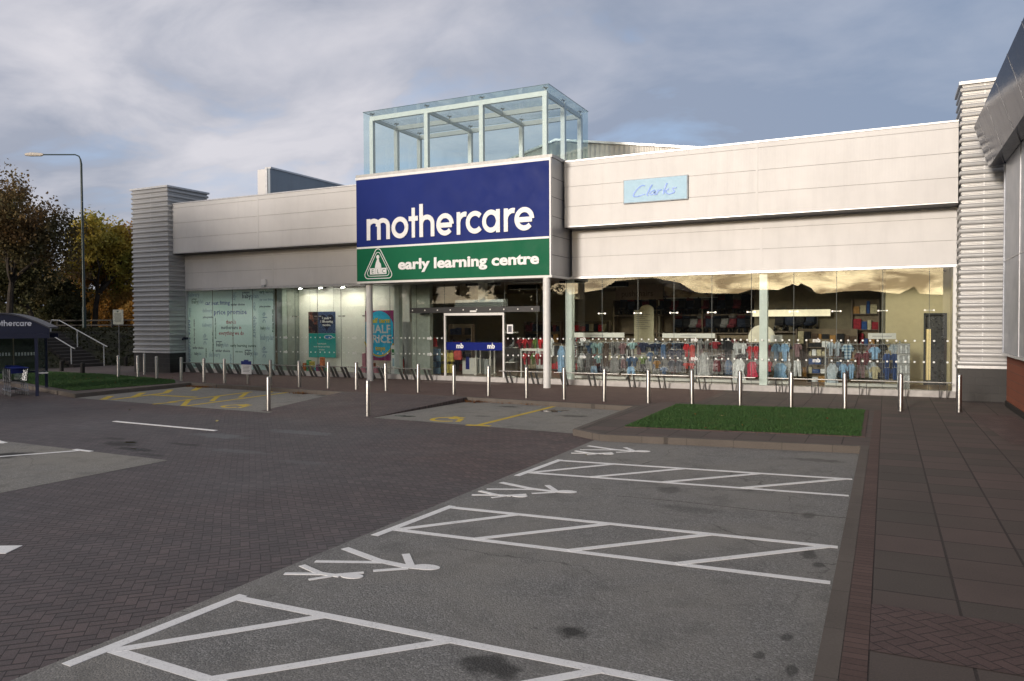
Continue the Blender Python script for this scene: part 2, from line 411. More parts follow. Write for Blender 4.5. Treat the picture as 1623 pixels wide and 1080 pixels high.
def stroke_word(places, xh, w, d0, d1):
    """places: list of (letter, x0, x1) in metres"""
    G = glyphs(w); mb = MB(); q = 0
    for ch, x0, x1 in places:
        wd, sts = G[ch]; kx = (x1-x0)/wd
        for st in sts:
            q += 1; m = MB().strip(st, w, 0, 1); top = d1+.0015*(q % 5)
            m.xf(lambda a, b, d: (x0+a*kx, b*xh, d0 if d < .5 else top)); mb.add(m.v, m.f)
    return mb
MW = [('m', -19.02, -17.88), ('o', -17.8, -16.98), ('t', -16.98, -16.55), ('h', -16.48, -15.79), ('e', -15.70, -14.92), ('r', -14.79, -14.37),
      ('c', -14.39, -13.71), ('a', -13.68, -12.92), ('r', -12.77, -12.33), ('e', -12.33, -11.53)]

exec_order = None
# ------------------------------------------------------------------ material library
M_white_paint = paint_mat('white_road_paint', (.86, .86, .86), .42)
M_yellow_paint = paint_mat('yellow_road_paint', (.62, .44, .035), .75)
M_yellow_worn = paint_mat('worn_yellow_road_paint', (.36, .27, .06), .95)
def redz(t, xyz, big):
    # redder blocks on the crossing strip close to the marked bays and on the ramp
    a = t.ramp(xyz[0], -10.5, -6.5); b = t.ramp(xyz[1], 9., 12.5)
    c = t.ramp(xyz[1], 14.8, 16.2)
    n = t.ramp(big, .35, .6, -.25, .25)
    return t.m('MINIMUM', t.m('MAXIMUM', t.m('ADD', t.m('MAXIMUM', t.m('MULTIPLY', a, t.m('MAXIMUM', b, .35)), t.m('MULTIPLY', c, .8)), n), 0.), .9)
M_road = herring_mat('block_paving_road', .105, R(45), [(.060, .052, .054), (.098, .080, .082), (.096, .088, .094), (.085, .054, .048), (.13, .082, .072)], (.022, .019, .019), redz, .78, spots=[(-14.6, 10.9, .5, .35, .8), (-13.7, 10.5, .6, .2, .75), (-15.4, 11.3, .4, .15, .6), (-13.3, 11.4, .5, .15, .6), (-12.8, 10.2, .4, .12, .5), (-13.6, 12.6, .9, .3, -.45), (-12.3, 13.8, 1.2, .3, -.4), (-11.6, 11.2, .9, .2, -.3), (-9.5, 10.8, .8, .15, -.25)])  # negative spots paint the pale wet sheen near the dash into the colour
M_herr = herring_mat('red_herringbone_blocks', .105, R(45), [(.072, .045, .042), (.115, .070, .064), (.090, .060, .056)], (.014, .012, .012), jw=(1.3, 1.3))
M_soldier = brick_mat('red_block_edging', .5, .098, (.084, .053, .046), (.12, .076, .066), (.02, .017, .016), .006, stain=.4, off=0)
M_footway = brick_mat('red_block_footway', .21, .105, (.095, .058, .050), (.14, .088, .076), (.035, .026, .023), .006, stain=.4)
M_slab = brick_mat('concrete_paving_slabs', .665, .655, (.072, .066, .057), (.122, .088, .080), (.012, .011, .010), .014, off=0, loc=(.10, -.3, 0), bump=.35, stain=.45)
M_kerb = brick_mat('concrete_kerb', .915, .915, (.115, .098, .084), (.135, .115, .100), (.03, .026, .024), .006, off=0, bump=.3, stain=.7)
M_asph = asphalt_mat('weathered_asphalt', (.175, .173, .168), [(-2.3, 5.77, .17, .15, .85), (-2.62, 4.93, .27, .20, .75), (-2.93, 11.34, .2, .26, .4), (-2.44, 10.28, .4, .2, .3),
   (-.74, 8.84, .10, .22, .6), (-.62, 8.5, .07, .12, .6), (-.70, 6.4, .06, .10, .6), (-.85, 6.0, .05, .08, .6), (-.60, 5.8, .05, .14, .6), (-.9, 10.6, .10, .2, .5), (-1.1, 14.9, .5, .2, .4)])
M_asph2 = asphalt_mat('pale_worn_asphalt', (.19, .184, .17), [(-15.3, 9.0, .45, .4, .95), (-14.2, 8.0, .2, .15, .6), (-10.2, 20.6, .4, .2, .8), (-7.6, 19.2, .5, .25, .6), (-9.8, 18.2, .3, .2, .4), (-17.9, 21.2, .3, .2, .8)])
M_ground = asphalt_mat('car_park_asphalt', (.07, .07, .07))
M_fascia = panel_mat('silver_white_cladding', (.72, .71, .70), .5, .0, 0, 22, .05, .3)
M_fascia_gap = mat('cladding_joint', (.36, .35, .34), .7)
M_trim = mat('silver_trim', (.62, .62, .62), .4, .5)
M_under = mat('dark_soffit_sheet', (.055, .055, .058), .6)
M_rib = mat('silver_corrugated_sheet', (.50, .50, .495), .40, .4, .02, 2)
M_box = panel_mat('grey_metal_canopy_cladding', (.36, .365, .38), .38, .55, 1, 5, .03)
M_blockwork = brick_mat('black_blockwork', .40, .235, (.012, .011, .011), (.020, .018, .017), (.040, .038, .036), .008, rot=(R(90), 0, 0), rough=.5)
M_redbrick = brick_mat('red_brickwork', .225, .075, (.20, .058, .030), (.28, .085, .042), (.12, .07, .05), .008, rot=(R(90), 0, R(90)), rough=.9)
M_blue = mat('blue_sign_face', (.008, .022, .165), .5, 0, .03, 1, spec=.12)
M_green = mat('green_sign_face', (.003, .120, .055), .5, 0, .03, 1, spec=.12)
M_white = mat('white_sign_acrylic', (.80, .80, .80), .35, 0, .02)
M_offwhite = mat('white_powder_coat', (.74, .74, .72), .42, 0, .03)
M_steelw = mat('pale_green_painted_steel', (.70, .78, .74), .45, 0, .03)
M_steel = mat('brushed_stainless_steel', (.40, .39, .37), .33, 1., .05, 9)
M_dsteel = mat('dull_galvanised_steel', (.22, .22, .22), .5, .8, .1)
M_black = mat('black_metal', (.012, .012, .013), .45, .3)
M_glass = glass_mat('shopfront_glass', (.95, .972, .96), 1.45)
M_lglass = glass_mat('teal_tinted_lantern_glass', (.925, .972, .976), .7, .010, (.45, .78, .80))
M_joint = mat('glass_joint', (.06, .075, .07), .5)
M_plinth = mat('pale_stone_plinth', (.48, .46, .44), .7, 0, .08, 4, .2)
M_bluepost = mat('navy_painted_metal', (.007, .010, .036), .4)
M_eave = panel_mat('dark_blue_gloss_eave_metal', (.030, .042, .085), .14, .0, 1, 1.3, .01, .045)
M_gwall = mat('blue_grey_cladding', (.34, .36, .40), .42, .4, .03, 1)

# ================================================================== THE GROUND
def struct(o): return tag(o, kind='structure')
mb = MB(); N_ = 24
xs = np.concatenate([-np.geomspace(1600, 60, 10), np.linspace(-50, 50, 11), np.geomspace(60, 1600, 10)])
ys = np.concatenate([-np.geomspace(1600, 60, 10), np.linspace(-50, 50, 11), np.geomspace(60, 1600, 10)])
vs = [(x, y, -.165) for y in ys for x in xs]; nx = len(xs)
mb.add(vs, [(j*nx+i, j*nx+i+1, (j+1)*nx+i+1, (j+1)*nx+i) for j in range(len(ys)-1) for i in range(nx-1)])
struct(mb.ob('ground', M_ground))
struct(MB().sheet([(-5.6, -14), (-5.6, 22.4), (-33, 22.4), (-33, 60), (-120, 60), (-120, -14)], -.14).ob('block_paved_road', M_road))
struct(MB().sheet([(-5.56, -10), (-.43, -10), (-.43, 16.2), (-5.62, 16.0)], -.136).ob('parking_bay_surface', M_asph))
struct(MB().sheet([(-12.35, 16.72), (-6.3, 16.2), (-6.3, 21.3), (-12.1, 21.6)], -.136).ob('parking_bay_surface', M_asph2))
struct(MB().sheet([(-25.3, 17.05), (-15.76, 16.42), (-17.05, 21.6), (-25.4, 22.5)], -.136).ob('parking_bay_surface', M_asph2))
struct(MB().sheet([(-17.5, 10.05), (-12.0, 9.91), (-12.0, 6.9), (-12.0, 2), (-17.5, 2)], -.136).ob('parking_bay_surface', M_asph2))
# raised pavement with its kerb
edge = [(-60, 27.2), (-29.3, 18.3), (-25.2, 17.05), (-25.5, 22.2), (-23.7, 21.95), (-17.05, 21.3), (-12.1, 21.4), (-6.45, 20.95), (-6.3, 15.95), (-5.45, 15.4), (-.42, 15.98), (-.42, -12)]
pav = MB().prism([(6.5, -12), (6.5, 27.6), (-34, 27.6), (-34, 30), (-60, 30)]+edge, -.3, 0)
struct(pav.ob('pavement', M_slab))
mb = MB()
def inset(poly, d):
    out = []
    for i, p in enumerate(poly):
        P = Vector(p); a = (P-Vector(poly[i-1])).normalized() if i else (Vector(poly[1])-P).normalized()
        b = (Vector(poly[i+1])-P).normalized() if i < len(poly)-1 else a
        na = Vector((-a.y, a.x)); nb = Vector((-b.y, b.x)); m = (na+nb).normalized(); out.append(P+m*(d/max(.3, m.dot(na))))
    return out
oi, ii_ = inset(edge, -.003), inset(edge, .145)
for i in range(len(edge)-1):
    mb.prism([oi[i], oi[i+1], ii_[i+1], ii_[i]], -.29, .004)
struct(mb.ob('kerb', M_kerb))
struct(MB().sheet([(-24.8, 22.38), (-17.2, 21.52), (-12.1, 21.58), (-6.8, 21.15), (-5.9, 22.4), (-5.0, 22.8), (-5.0, 27.15), (-31.4, 27.15), (-31.4, 24.2)], .004).ob('block_paved_footway', M_footway))
struct(MB().sheet([(-.268, -12), (-.10, -12), (-.10, 22.7), (-.268, 22.7)], .005).ob('block_edging_strip', M_soldier))
struct(MB().sheet([(-.095, 6.08), (6.4, 6.08), (6.4, 7.1), (-.095, 7.1)], .005).ob('herringbone_band', M_herr))
struct(MB().sheet([(1.9, 22.6), (2.9, 22.6), (2.9, 17.5), (2.2, 17.5)], .005).ob('block_paved_patch', M_herr))
# brick ramp between the two yellow bays, up from road level to the footway
mb = MB()
A, B_, C_, D_ = (-16.3, 16.55), (-12.4, 16.72), (-12.12, 21.40), (-17.06, 21.30)
mb.add([(A[0], A[1], -.139), (B_[0], B_[1], -.139), (C_[0], C_[1], .0025), (D_[0], D_[1], .0025), (A[0], A[1], -.3), (B_[0], B_[1], -.3), (C_[0], C_[1], -.3), (D_[0], D_[1], -.3)],
       [(0, 1, 2, 3), (7, 6, 5, 4), (0, 4, 5, 1), (1, 5, 6, 2), (2, 6, 7, 3), (3, 7, 4, 0)])
struct(mb.ob('block_paved_ramp', M_road))

# ---- painted markings
def hatch(name, yn, yf, yn2, yf2, label):
    """hatched strip between two bays: two long lines, an end line and diagonals"""
    mb = MB(); z = -.132
    lines = [((-5.42, yn), (-.47, yn2), .10), ((-5.42, yf), (-.47, yf2), .10), ((-5.47, yn-.33), (-5.38, yf+.08), .11)]
    a = [-5.38, -4.32, -3.15, -1.95]; b = [-4.34, -3.1, -1.85, -.56]
    for p, q in zip(a, b):
        f1 = (p+5.42)/4.95; f2 = (q+5.42)/4.95
        lines.append(((p, yn+(yn2-yn)*f1), (q, yf+(yf2-yf)*f2), .095))
    for k, (p, q, wd) in enumerate(lines): mb.strip([p, q], wd, z-.0035, z-.002+.0006*k)
    return tag(mb.ob(name, M_white_paint), label, 'road marking', 'white hatched strips between the parent and child bays')
hatch('hatched_road_marking', 3.92, 5.17, 3.75, 5.25, 'white hatched strip on asphalt nearest the camera, running out of frame')
hatch('hatched_road_marking', 7.74, 9.0, 7.95, 9.24, 'white hatched strip in the middle, between the nearest and second painted figures')
hatch('hatched_road_marking', 11.66, 12.92, 12.05, 13.33, 'white hatched strip farthest away, nearest the square lawn')
def figures(dy, label):
    mb = MB(); z = -.132; k = [0]
    def s(pts, wd): k[0] += 1; mb.strip([(p[0], p[1]+dy) for p in pts], wd*.85, z-.003, z-.002+.0006*k[0])
    def e(cx, cy, rx, ry, rot=0):
        k[0] += 1; c, q = math.cos(rot), math.sin(rot)
        mb.prism([(cx+rx*math.cos(a)*c-ry*math.sin(a)*q, cy+dy+rx*math.cos(a)*q+ry*math.sin(a)*c) for a in np.linspace(0, 2*PI, 25)[:-1]], z-.003, z-.002+.0006*k[0])
    s([(-5.45, 6.33), (-4.78, 6.61)], .085); s([(-5.47, 6.85), (-4.85, 6.64), (-4.42, 6.60)], .12); s([(-4.70, 6.34), (-4.42, 6.56)], .075)
    s([(-4.72, 6.96), (-4.44, 6.64)], .10); s([(-4.50, 6.61), (-4.32, 6.63)], .13); e(-4.27, 6.67, .15, .085, .2)
    s([(-5.46, 5.88), (-5.12, 6.03)], .07); s([(-5.48, 6.16), (-5.14, 6.04), (-4.9, 6.06)], .085); s([(-5.11, 5.84), (-4.98, 6.02)], .055)
    s([(-4.98, 6.06), (-4.75, 6.25)], .055); e(-4.79, 6.11, .12, .07, .2)
    tag(mb.ob('painted_figures_marking', M_white_paint), label, 'road marking', 'painted parent and child symbols')
figures(0, 'white painted parent and child figures in the nearest bay')
figures(3.9, 'white painted parent and child figures in the middle bay')
figures(7.85, 'white painted parent and child figures in the farthest bay, by the lawn kerb')
def mark(pts, wd, label, m=None, name='painted_line', group='white lines on the road'):
    mb = MB()
    for k, seg in enumerate(pts): mb.strip(seg, wd, -.139, -.1335+.0007*k)
    return tag(mb.ob(name, m or M_white_paint), label, 'road marking', group)
mark([[(-18.15, 13.34), (-14.3, 13.17)]], .12, 'thin white dash on the block paved road near the yellow bays')
mark([[(-10.3, 4.45), (-8.83, 5.22)]], .30, 'broad white dash cut by the left edge of the photo')
mark([[(-18.4, 9.1), (-17.0, 9.9)], [(-17.0, 9.9), (-17.5, 10.02)]], .10, 'short white bay line end at the far left of the pale asphalt', name='bay_line')
mark([[(-16.2, 7.55), (-14.57, 9.93)], [(-14.8, 9.98), (-14.25, 9.96)]], .10, 'white bay line with T end on the pale asphalt island', name='bay_line')
Y = M_yellow_paint; YW = M_yellow_worn
mark([[(-23.73, 17.04), (-24.65, 18.01)], [(-23.41, 17.91), (-24.71, 19.35)], [(-23.82, 19.59), (-24.8, 20.65)], [(-23.67, 20.75), (-24.68, 21.91)],
      [(-23.55, 18.88), (-21.43, 18.88)], [(-23.42, 17.17), (-23.82, 19.59)]], .22, 'faded yellow hatching on the left side of the far left bay', Y, 'yellow_hatching', 'yellow markings of the disabled bays')
mark([[(-19.59, 16.75), (-21.08, 18.3)], [(-19.87, 18.13), (-21.09, 19.54)], [(-19.96, 19.46), (-21.11, 20.89)], [(-19.45, 16.75), (-19.72, 20.52), (-19.8, 21.9)], [(-20.93, 17.37), (-21.19, 21.21)],
      [(-20.86, 16.71), (-20.73, 17.48)], [(-20.41, 21.4), (-21.1, 21.9)]], .16, 'faded yellow hatching beside the wheelchair symbol in the left bay', Y, 'yellow_hatching', 'yellow markings of the disabled bays')
def wheel(cx, cy, s, label, m):
    pts = lambda l: [(cx+p[0]*s, cy+p[1]*s) for p in l]
    mark([pts(arc(0, 0, .5, .5, 60, 320)), pts([(-.1, .75), (0, .25), (.42, .2), (.62, -.4)]), pts([(-.05, .55), (.35, .5)])], .13, label, m, 'wheelchair_symbol', 'yellow markings of the disabled bays')
wheel(-18.0, 17.35, .75, 'yellow wheelchair symbol in the far left bay', Y)
wheel(-10.35, 17.25, .8, 'yellow wheelchair symbol in the bay in front of the entrance', Y)
mark([[(-9.05, 16.6), (-8.97, 21.35)], [(-9.35, 16.50), (-8.7, 16.55)]], .15, 'single yellow line with T end dividing the bay near the entrance', Y, 'yellow_line', 'yellow markings of the disabled bays')
# puddles
M_water = mat('still_rain_water', (.02, .022, .024), .04, 0, .02, spec=.8)
def blob(name, cx, cy, rx, ry, z, m, seed):
    r_ = random.Random(seed); ph = [r_.uniform(0, 6.3) for _ in range(5)]
    P = [(cx+rx*math.cos(a)*(1+.25*math.sin(2*a+ph[0])+.16*math.sin(3*a+ph[1])+.1*math.sin(7*a+ph[2])), cy+ry*math.sin(a)*(1+.25*math.sin(2*a+ph[3])+.16*math.sin(5*a+ph[4]))) for a in np.linspace(0, 2*PI, 60)[:-1]]
    return MB().sheet(P, z).ob(name, m)
for i, (x, y, rx, ry, z) in enumerate([(-8.5, 20.1, .36, .38, -.134), (-11.75, 17.35, .25, .16, -.134), (-14.6, 11.1, .16, .07, -.138), (-13.6, 10.55, .2, .05, -.138)]):
    struct(blob('puddle', x, y, rx, ry, z, M_water, i))

# ================================================================== RETAIL BUILDING
bld = thing('retail_store_building', 'long silver clad retail store with glazed shopfront, corrugated end towers and glass rooftop box', 'building', (-15, 27.4, 0))
def P(mb, name, m, parent=None, **kw): return mb.ob(name, m, parent if parent is not None else bld, **kw)
def sub(mb, name, m, parent, **kw):
    o = mb.ob(name, m, None, **kw); o.parent = parent
    o.matrix_parent_inverse = (Matrix.Translation(bld.location)).inverted() @ Matrix.Identity(4) if False else Matrix.Identity(4)
    return o

# corrugated towers
def tower(x0, x1, y0, y1, z0, z1, pitch=.245):
    prof = [(0, -.006), (.05, .030), (.13, .050), (.28, .058), (.44, .050), (.54, .030), (.60, -.008), (.70, -.008), (.74, .010), (.86, .010), (.90, -.008)]
    mb = MB(); rings = []; z = z0; k = 0; ls = []
    while z < z1-.02:
        for p, o in prof:
            zz_ = z+p*pitch
            if zz_ < z1: ls.append((zz_, o))
        z += pitch
    ls.append((z1, 0))
    for zz_, o in ls:
        rings.append([(x0-o, y0-o, zz_), (x1+o, y0-o, zz_), (x1+o, y1+o, zz_), (x0-o, y1+o, zz_)])
    vs = [p for r_ in rings for p in r_]; fs = []
    for i in range(len(rings)-1):
        for a in range(4): fs.append((i*4+a, i*4+(a+1) % 4, (i+1)*4+(a+1) % 4, (i+1)*4+a))
    mb.add(vs, fs)
    return mb
for (x0, x1, y0, y1, zt) in ((-34.27, -31.62, 26.3, 28.85, 9.12), (1.93, 6.0, 26.3, 27.98, 9.36)):
    t_ = P(tower(x0+.06, x1-.06 if x0 < 0 else x1, y0+.06, y1-.06, 1.06, zt), 'corrugated_tower', M_rib)
    sub(MB().box(x0-.03, x1+.03, y0-.03, y1+.03, zt+.0, zt+.09), 'cap_flashing', M_trim, t_)
    sub(MB().box(x0-.01, x1+.01, y0-.01, y1+.01, .975, 1.06), 'base_flashing', M_trim, t_)
    xm = (x0+min(x1, 3.1))/2+.05
    sub(MB().box(xm-.015, xm+.015, y0+.052, y0+.07, 1.07, zt-.01), 'joint_strip', M_trim, t_)
    P(MB().box(x0+.03, x1-.03, y0+.03, y1-.03, -.2, .975), 'tower_base', M_blockwork)

# fascia made of stacked sheets over a dark backing
def cladding(name, x0, x1, yf, zs, cuts, depth=.05):
    bounds = [x0]+list(cuts)+[x1]
    root = P(MB().box(x0+.01, x1-.01, yf+.02, yf+.30, zs[0]+.005, zs[-1]-.005), name, M_fascia_gap)
    for a, b in zip(bounds[:-1], bounds[1:]):
        for c, d in zip(zs[:-1], zs[1:]):
            sub(MB().box(a+.004, b-.004, yf, yf+depth, c+.006, d-.006), 'cladding_panel', M_fascia, root, bevel=.006)
    for c in cuts: sub(MB().box(c-.035, c+.035, yf-.010, yf+.03, zs[0]+.012, zs[-1]-.012), 'joint_cover', M_fascia, root)
    sub(MB().box(x0, x1, yf-.025, yf+.34, zs[-1], zs[-1]+.05), 'top_flashing', M_trim, root)
    sub(MB().box(x0, x1, yf-.008, yf+.32, zs[0]-.03, zs[0]), 'drip_flashing', M_trim, root)
    return root
cladding('fascia', -31.66, -19.45, 26.6, [5.90, 6.62, 7.36, 8.10, 8.30], [-26.05])
cladding('fascia', -10.82, 1.925, 26.6, [5.97, 6.70, 7.44, 8.18, 8.36], [-3.9])
cladding('lower_cladding_band', -31.66, -19.4, 27.3, [4.16, 4.95, 5.62, 5.95], [-25.85])
cladding('lower_cladding_band', -10.8, 1.96, 27.3, [4.14, 4.88, 5.58, 6.0], [-3.85])
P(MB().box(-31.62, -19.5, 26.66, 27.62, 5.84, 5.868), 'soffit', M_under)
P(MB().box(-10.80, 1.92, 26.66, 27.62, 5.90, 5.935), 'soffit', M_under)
P(MB().box(-31.6, 1.95, 27.24, 27.50, 4.055, 4.127), 'window_head_channel', M_trim)
P(MB().box(-31.62, 1.95, 27.22, 27.6, -.05, .20), 'plinth', M_plinth)
# building shell behind
M_shell = mat('plain_roof_sheet', (.33, .34, .35), .6)
M_int = mat('cream_interior_wall', (.52, .47, .36), .8, 0, .04)
P(MB().box(-34.1, 6, 27.7, 60, 7.6, 7.75), 'roof_slab', M_shell)
P(MB().box(-34.2, -33.9, 28.9, 60, -.1, 7.59), 'side_wall', M_fascia)
P(MB().box(-34.2, 6, 60, 60.3, -.1, 7.75), 'rear_wall', M_fascia)
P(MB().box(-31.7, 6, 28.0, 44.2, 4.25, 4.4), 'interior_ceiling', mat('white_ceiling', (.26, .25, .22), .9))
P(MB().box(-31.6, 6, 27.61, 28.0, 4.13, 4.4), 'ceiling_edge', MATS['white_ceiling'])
M_floor = mat('brown_wood_floor', (.13, .085, .055), .35, 0, .15, 3)
P(MB().box(-31.7, 6, 27.6, 44.2, .02, .14), 'interior_floor', M_floor)
P(MB().box(-31.7, 6, 44.0, 44.2, .14, 4.25), 'interior_back_wall', M_int)
P(MB().box(-31.75, -31.6, 27.6, 44.0, .14, 4.25), 'interior_side_wall', M_int)
# the cream partition with a doorway, right end
M_part = mat('cream_partition_wall', (.40, .35, .22), .8, 0, .03)
P(MB().box(-.02, 1.19, 30.5, 30.62, .14, 4.24).box(1.90, 2.4, 30.5, 30.62, .14, 4.24).box(1.19, 1.90, 30.5, 30.62, 2.63, 4.24).box(2.0, 2.12, 27.62, 30.5, .14, 4.24), 'partition_wall', M_part)
P(MB().box(1.19, 1.25, 30.46, 30.66, .14, 2.66).box(1.84, 1.90, 30.46, 30.66, .14, 2.66).box(1.19, 1.90, 30.46, 30.66, 2.60, 2.66), 'doorway_frame', M_black)
P(MB().box(-9.9, -9.75, 36.0, 44.0, .14, 4.24), 'partition_wall', M_int)
P(MB().box(-.15, -.03, 30.62, 40, .14, 4.24), 'partition_wall', mat('dark_taupe_wall', (.12, .11, .08), .8))

# glazing
J = [-31.66, -29.83, -28.5, -27.2, -25.88, -24.58, -23.26, -21.92, -20.58, -19.27, -17.91, -16.52]
J2 = [-13.72, -12.3, -11.05, -9.61, -8.22, -6.88, -5.53, -4.18, -2.8, -1.47, -.1, 1.22, 1.87]
panes = [(a, b) for a, b in zip(J[:-1], J[1:])]+[(a, b) for a, b in zip(J2[:-1], J2[1:])]
M_dot = mat('white_manifestation_film', (.80, .82, .80), .6)
def disc(mb, x, y, z, r, n=10): mb.prism_y([(x+r*math.cos(a), z+r*math.sin(a)) for a in np.linspace(0, 2*PI, n+1)[:-1]], y-.002, y)
for i, (a, b) in enumerate(panes):
    pn = P(MB().box(a+.008, b-.008, 27.36, 27.372, .20, 4.06), 'window_pane', M_glass)
    if a > -25.9 and b-a > .5:
        m_ = MB(); n_ = int((b-a-.15)/.2)
        logo = i % 3 == 1
        for zr in (1.76, 1.09):
            for k in range(n_):
                if logo and k in (2, 3): continue
                disc(m_, a+.14+(b-a-.28)*k/max(1, n_-1), 27.3575, zr, .033)
        sub(m_, 'dot_film', M_dot, pn)
        if logo:
            g = MB()
            for zr in (1.70, 1.03):
                q = text_mb('mb', .19, .001, .006); q.xf(wall_xf(a+.14+(b-a-.28)*1.75/max(1, n_-1), 27.356, zr)); g.add(q.v, q.f)
            sub(g, 'monogram_film', M_dot, pn)
for j in J+J2[:-1]: P(MB().box(j-.007, j+.007, 27.358, 27.374, .20, 4.06), 'glazing_joint', M_joint)
for j in (J2[3:-1]+J[5:9]):
    P(MB().box(j-.13, j+.13, 27.375, 27.42, 2.715, 2.735).box(j-.15, j-.10, 27.33, 27.45, 2.70, 2.75).box(j+.10, j+.15, 27.33, 27.45, 2.70, 2.75), 'glazing_patch_fitting', M_steel)
P(MB().box(-31.66, -31.60, 27.28, 27.45, .2, 4.06), 'window_jamb', M_trim)
P(MB().box(1.86, 1.96, 27.26, 27.45, .2, 4.06), 'window_jamb', M_offwhite)
# steel columns just inside the glass
for x in (-11.0, -3.80, -19.0):
    P(MB().box(x-.13, x+.13, 27.46, 27.72, .14, 4.2), 'inner_column', M_steelw)
for x in (-25.6,): P(MB().box(x-.16, x+.16, 27.46, 27.76, .14, 4.2), 'inner_column', mat('grey_green_paint', (.25, .31, .28), .5))

# entrance
door = P(MB().box(-16.52, -16.45, 27.30, 27.40, .18, 2.80).box(-13.79, -13.72, 27.30, 27.40, .18, 2.80).box(-16.45, -13.79, 27.30, 27.40, 2.70, 2.80), 'automatic_door', M_offwhite)
sub(MB().box(-18.2, -12.15, 27.27, 27.50, 2.82, 3.04), 'door_header_beam', M_black, door)
m_ = MB()
for k in range(10): disc(m_, -18.05+k*.62, 27.268, 2.93, .03)
sub(m_, 'beam_fixing', M_offwhite, door)
sub(MB().box(-15.25, -14.95, 27.24, 27.27, 2.83, 2.90), 'door_sensor', M_offwhite, door)
for a, b in ((-16.44, -15.13), (-15.11, -13.80)):
    lf = sub(MB().box(a, b, 27.335, 27.347, .2, 2.695), 'door_leaf', M_glass, door)
M_dblue = mat('royal_blue_film', (.003, .012, .16), .5, spec=.1)
sub(MB().box(-16.43, -13.81, 27.326, 27.332, 1.27, 1.60), 'blue_door_band', M_dblue, door)
g = MB()
for x in (-15.95, -14.5):
    q = text_mb('mb', .27, .001, .012); q.xf(wall_xf(x, 27.324, 1.36)); g.add(q.v, q.f)
sub(g, 'monogram_film', M_dot, door)
P(MB().box(-16.52, -13.72, 27.36, 27.372, 2.81, 4.06), 'window_pane', M_glass)
# entrance threshold
struct(MB().box(-16.9, -13.4, 26.2, 27.2, .0, .012).ob('entrance_mat_paving', mat('pinkish_threshold_slab', (.15, .11, .10), .8, 0, .1, 3, .2)))

# canopy box carrying the sign
cb = P(MB().box(-19.56, -10.88, 25.56, 27.9, 4.12, 8.36), 'canopy_box', M_box)
sub(MB().box(-19.60, -10.84, 25.50, 27.95, 8.365, 8.47), 'parapet_coping', mat('grey_coping', (.42, .42, .41), .5, .3), cb)
sub(MB().box(-19.62, -10.90, 25.49, 25.55, 8.26, 8.36).box(-10.955, -10.90, 25.49, 25.555, 4.12, 8.26), 'white_edge_trim', M_white, cb)
sub(MB().box(-19.60, -10.87, 25.50, 27.30, 4.03, 4.115), 'canopy_edge_trim', M_offwhite, cb)
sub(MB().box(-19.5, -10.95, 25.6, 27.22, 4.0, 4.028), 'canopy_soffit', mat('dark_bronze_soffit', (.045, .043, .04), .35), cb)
m_ = MB()
for z in (4.85, 5.55, 6.25, 6.95, 7.65): m_.box(-10.89, -10.874, 25.57, 27.3, z-.012, z+.012)
sub(m_, 'panel_joints', mat('grey_joint', (.12, .12, .125), .6), cb)
for x, y in ((-19.23, 25.85), (-11.12, 25.60)):
    c_ = P(MB().cyl(x, y, .0, 4.03, .135, 28), 'canopy_column', M_offwhite, smooth=True)
# canopy glass roof box
GX0, GX1, GY0, GY1, GZ0, GZ1 = -19.32, -11.04, 25.66, 29.75, 8.47, 11.05
lan = P(MB().box(GX0, GX1, GY0, GY1, GZ0, GZ0+.03), 'rooftop_glass_box', M_trim)
fr = MB()
xs_ = [-19.08, -16.43, -13.95, -11.30]; yb = [25.95, 27.7, 29.5]
zt = 10.72
for x in xs_:
    for y in yb:
        if y == 27.7 and x in xs_[1:3]: continue
        sub(MB().box(x-.085, x+.085, y-.085, y+.085, GZ0+.03, zt), 'post', M_offwhite, lan)
for y in yb: sub(MB().box(xs_[0]-.085, xs_[-1]+.085, y-.06, y+.06, zt, zt+.18), 'roof_beam', M_offwhite, lan)
for x in xs_: sub(MB().box(x-.05, x+.05, yb[0]+.065, yb[1]-.065, zt+.02, zt+.16).box(x-.05, x+.05, yb[1]+.065, yb[2]-.065, zt+.02, zt+.16), 'cross_beam', M_offwhite, lan)
def pane(x0, x1, y0, y1, z0, z1, nm='glass_pane'): sub(MB().box(x0, x1, y0, y1, z0, z1), nm, M_lglass, lan)
xe = [GX0, -16.43, -13.95, GX1]
for a, b in zip(xe[:-1], xe[1:]):
    pane(a+.006, b-.006, GY0, GY0+.015, GZ0+.03, GZ1-.02); pane(a+.006, b-.006, GY1-.015, GY1, GZ0+.03, GZ1-.02)
    for c, d in ((GY0, 27.7), (27.7, GY1)): pane(a+.006, b-.006, c+.006, d-.006, GZ1-.015, GZ1)
for c, d in ((GY0+.02, 27.7), (27.7, GY1-.02)):
    pane(GX0, GX0+.015, c+.006, d-.006, GZ0+.03, GZ1-.02); pane(GX1-.015, GX1, c+.006, d-.006, GZ0+.03, GZ1-.02)
m_ = MB()
for x in xs_:
    for y in yb:
        m_.tube([(x, y, zt+.18), (x, y, GZ1-.02)], .022, 6); m_.tube([(x-.12, y, GZ1-.03), (x+.12, y, GZ1-.03)], .016, 6); m_.tube([(x, y-.14, GZ1-.03), (x, y+.14, GZ1-.03)], .016, 6)
sub(m_, 'glass_clamps', M_dsteel, lan)
m_ = MB()
e = .012
for z in (GZ1,):
    m_.box(GX0-e, GX1+e, GY0-e, GY0, z-e, z+.002).box(GX0-e, GX1+e, GY1, GY1+e, z-e, z+.002).box(GX1, GX1+e, GY0, GY1, z-e, z+.002).box(GX0-e, GX0, GY0, GY1, z-e, z+.002)
sub(m_, 'glass_edge', mat('dark_green_glass_edge', (.03, .10, .09), .2), lan)
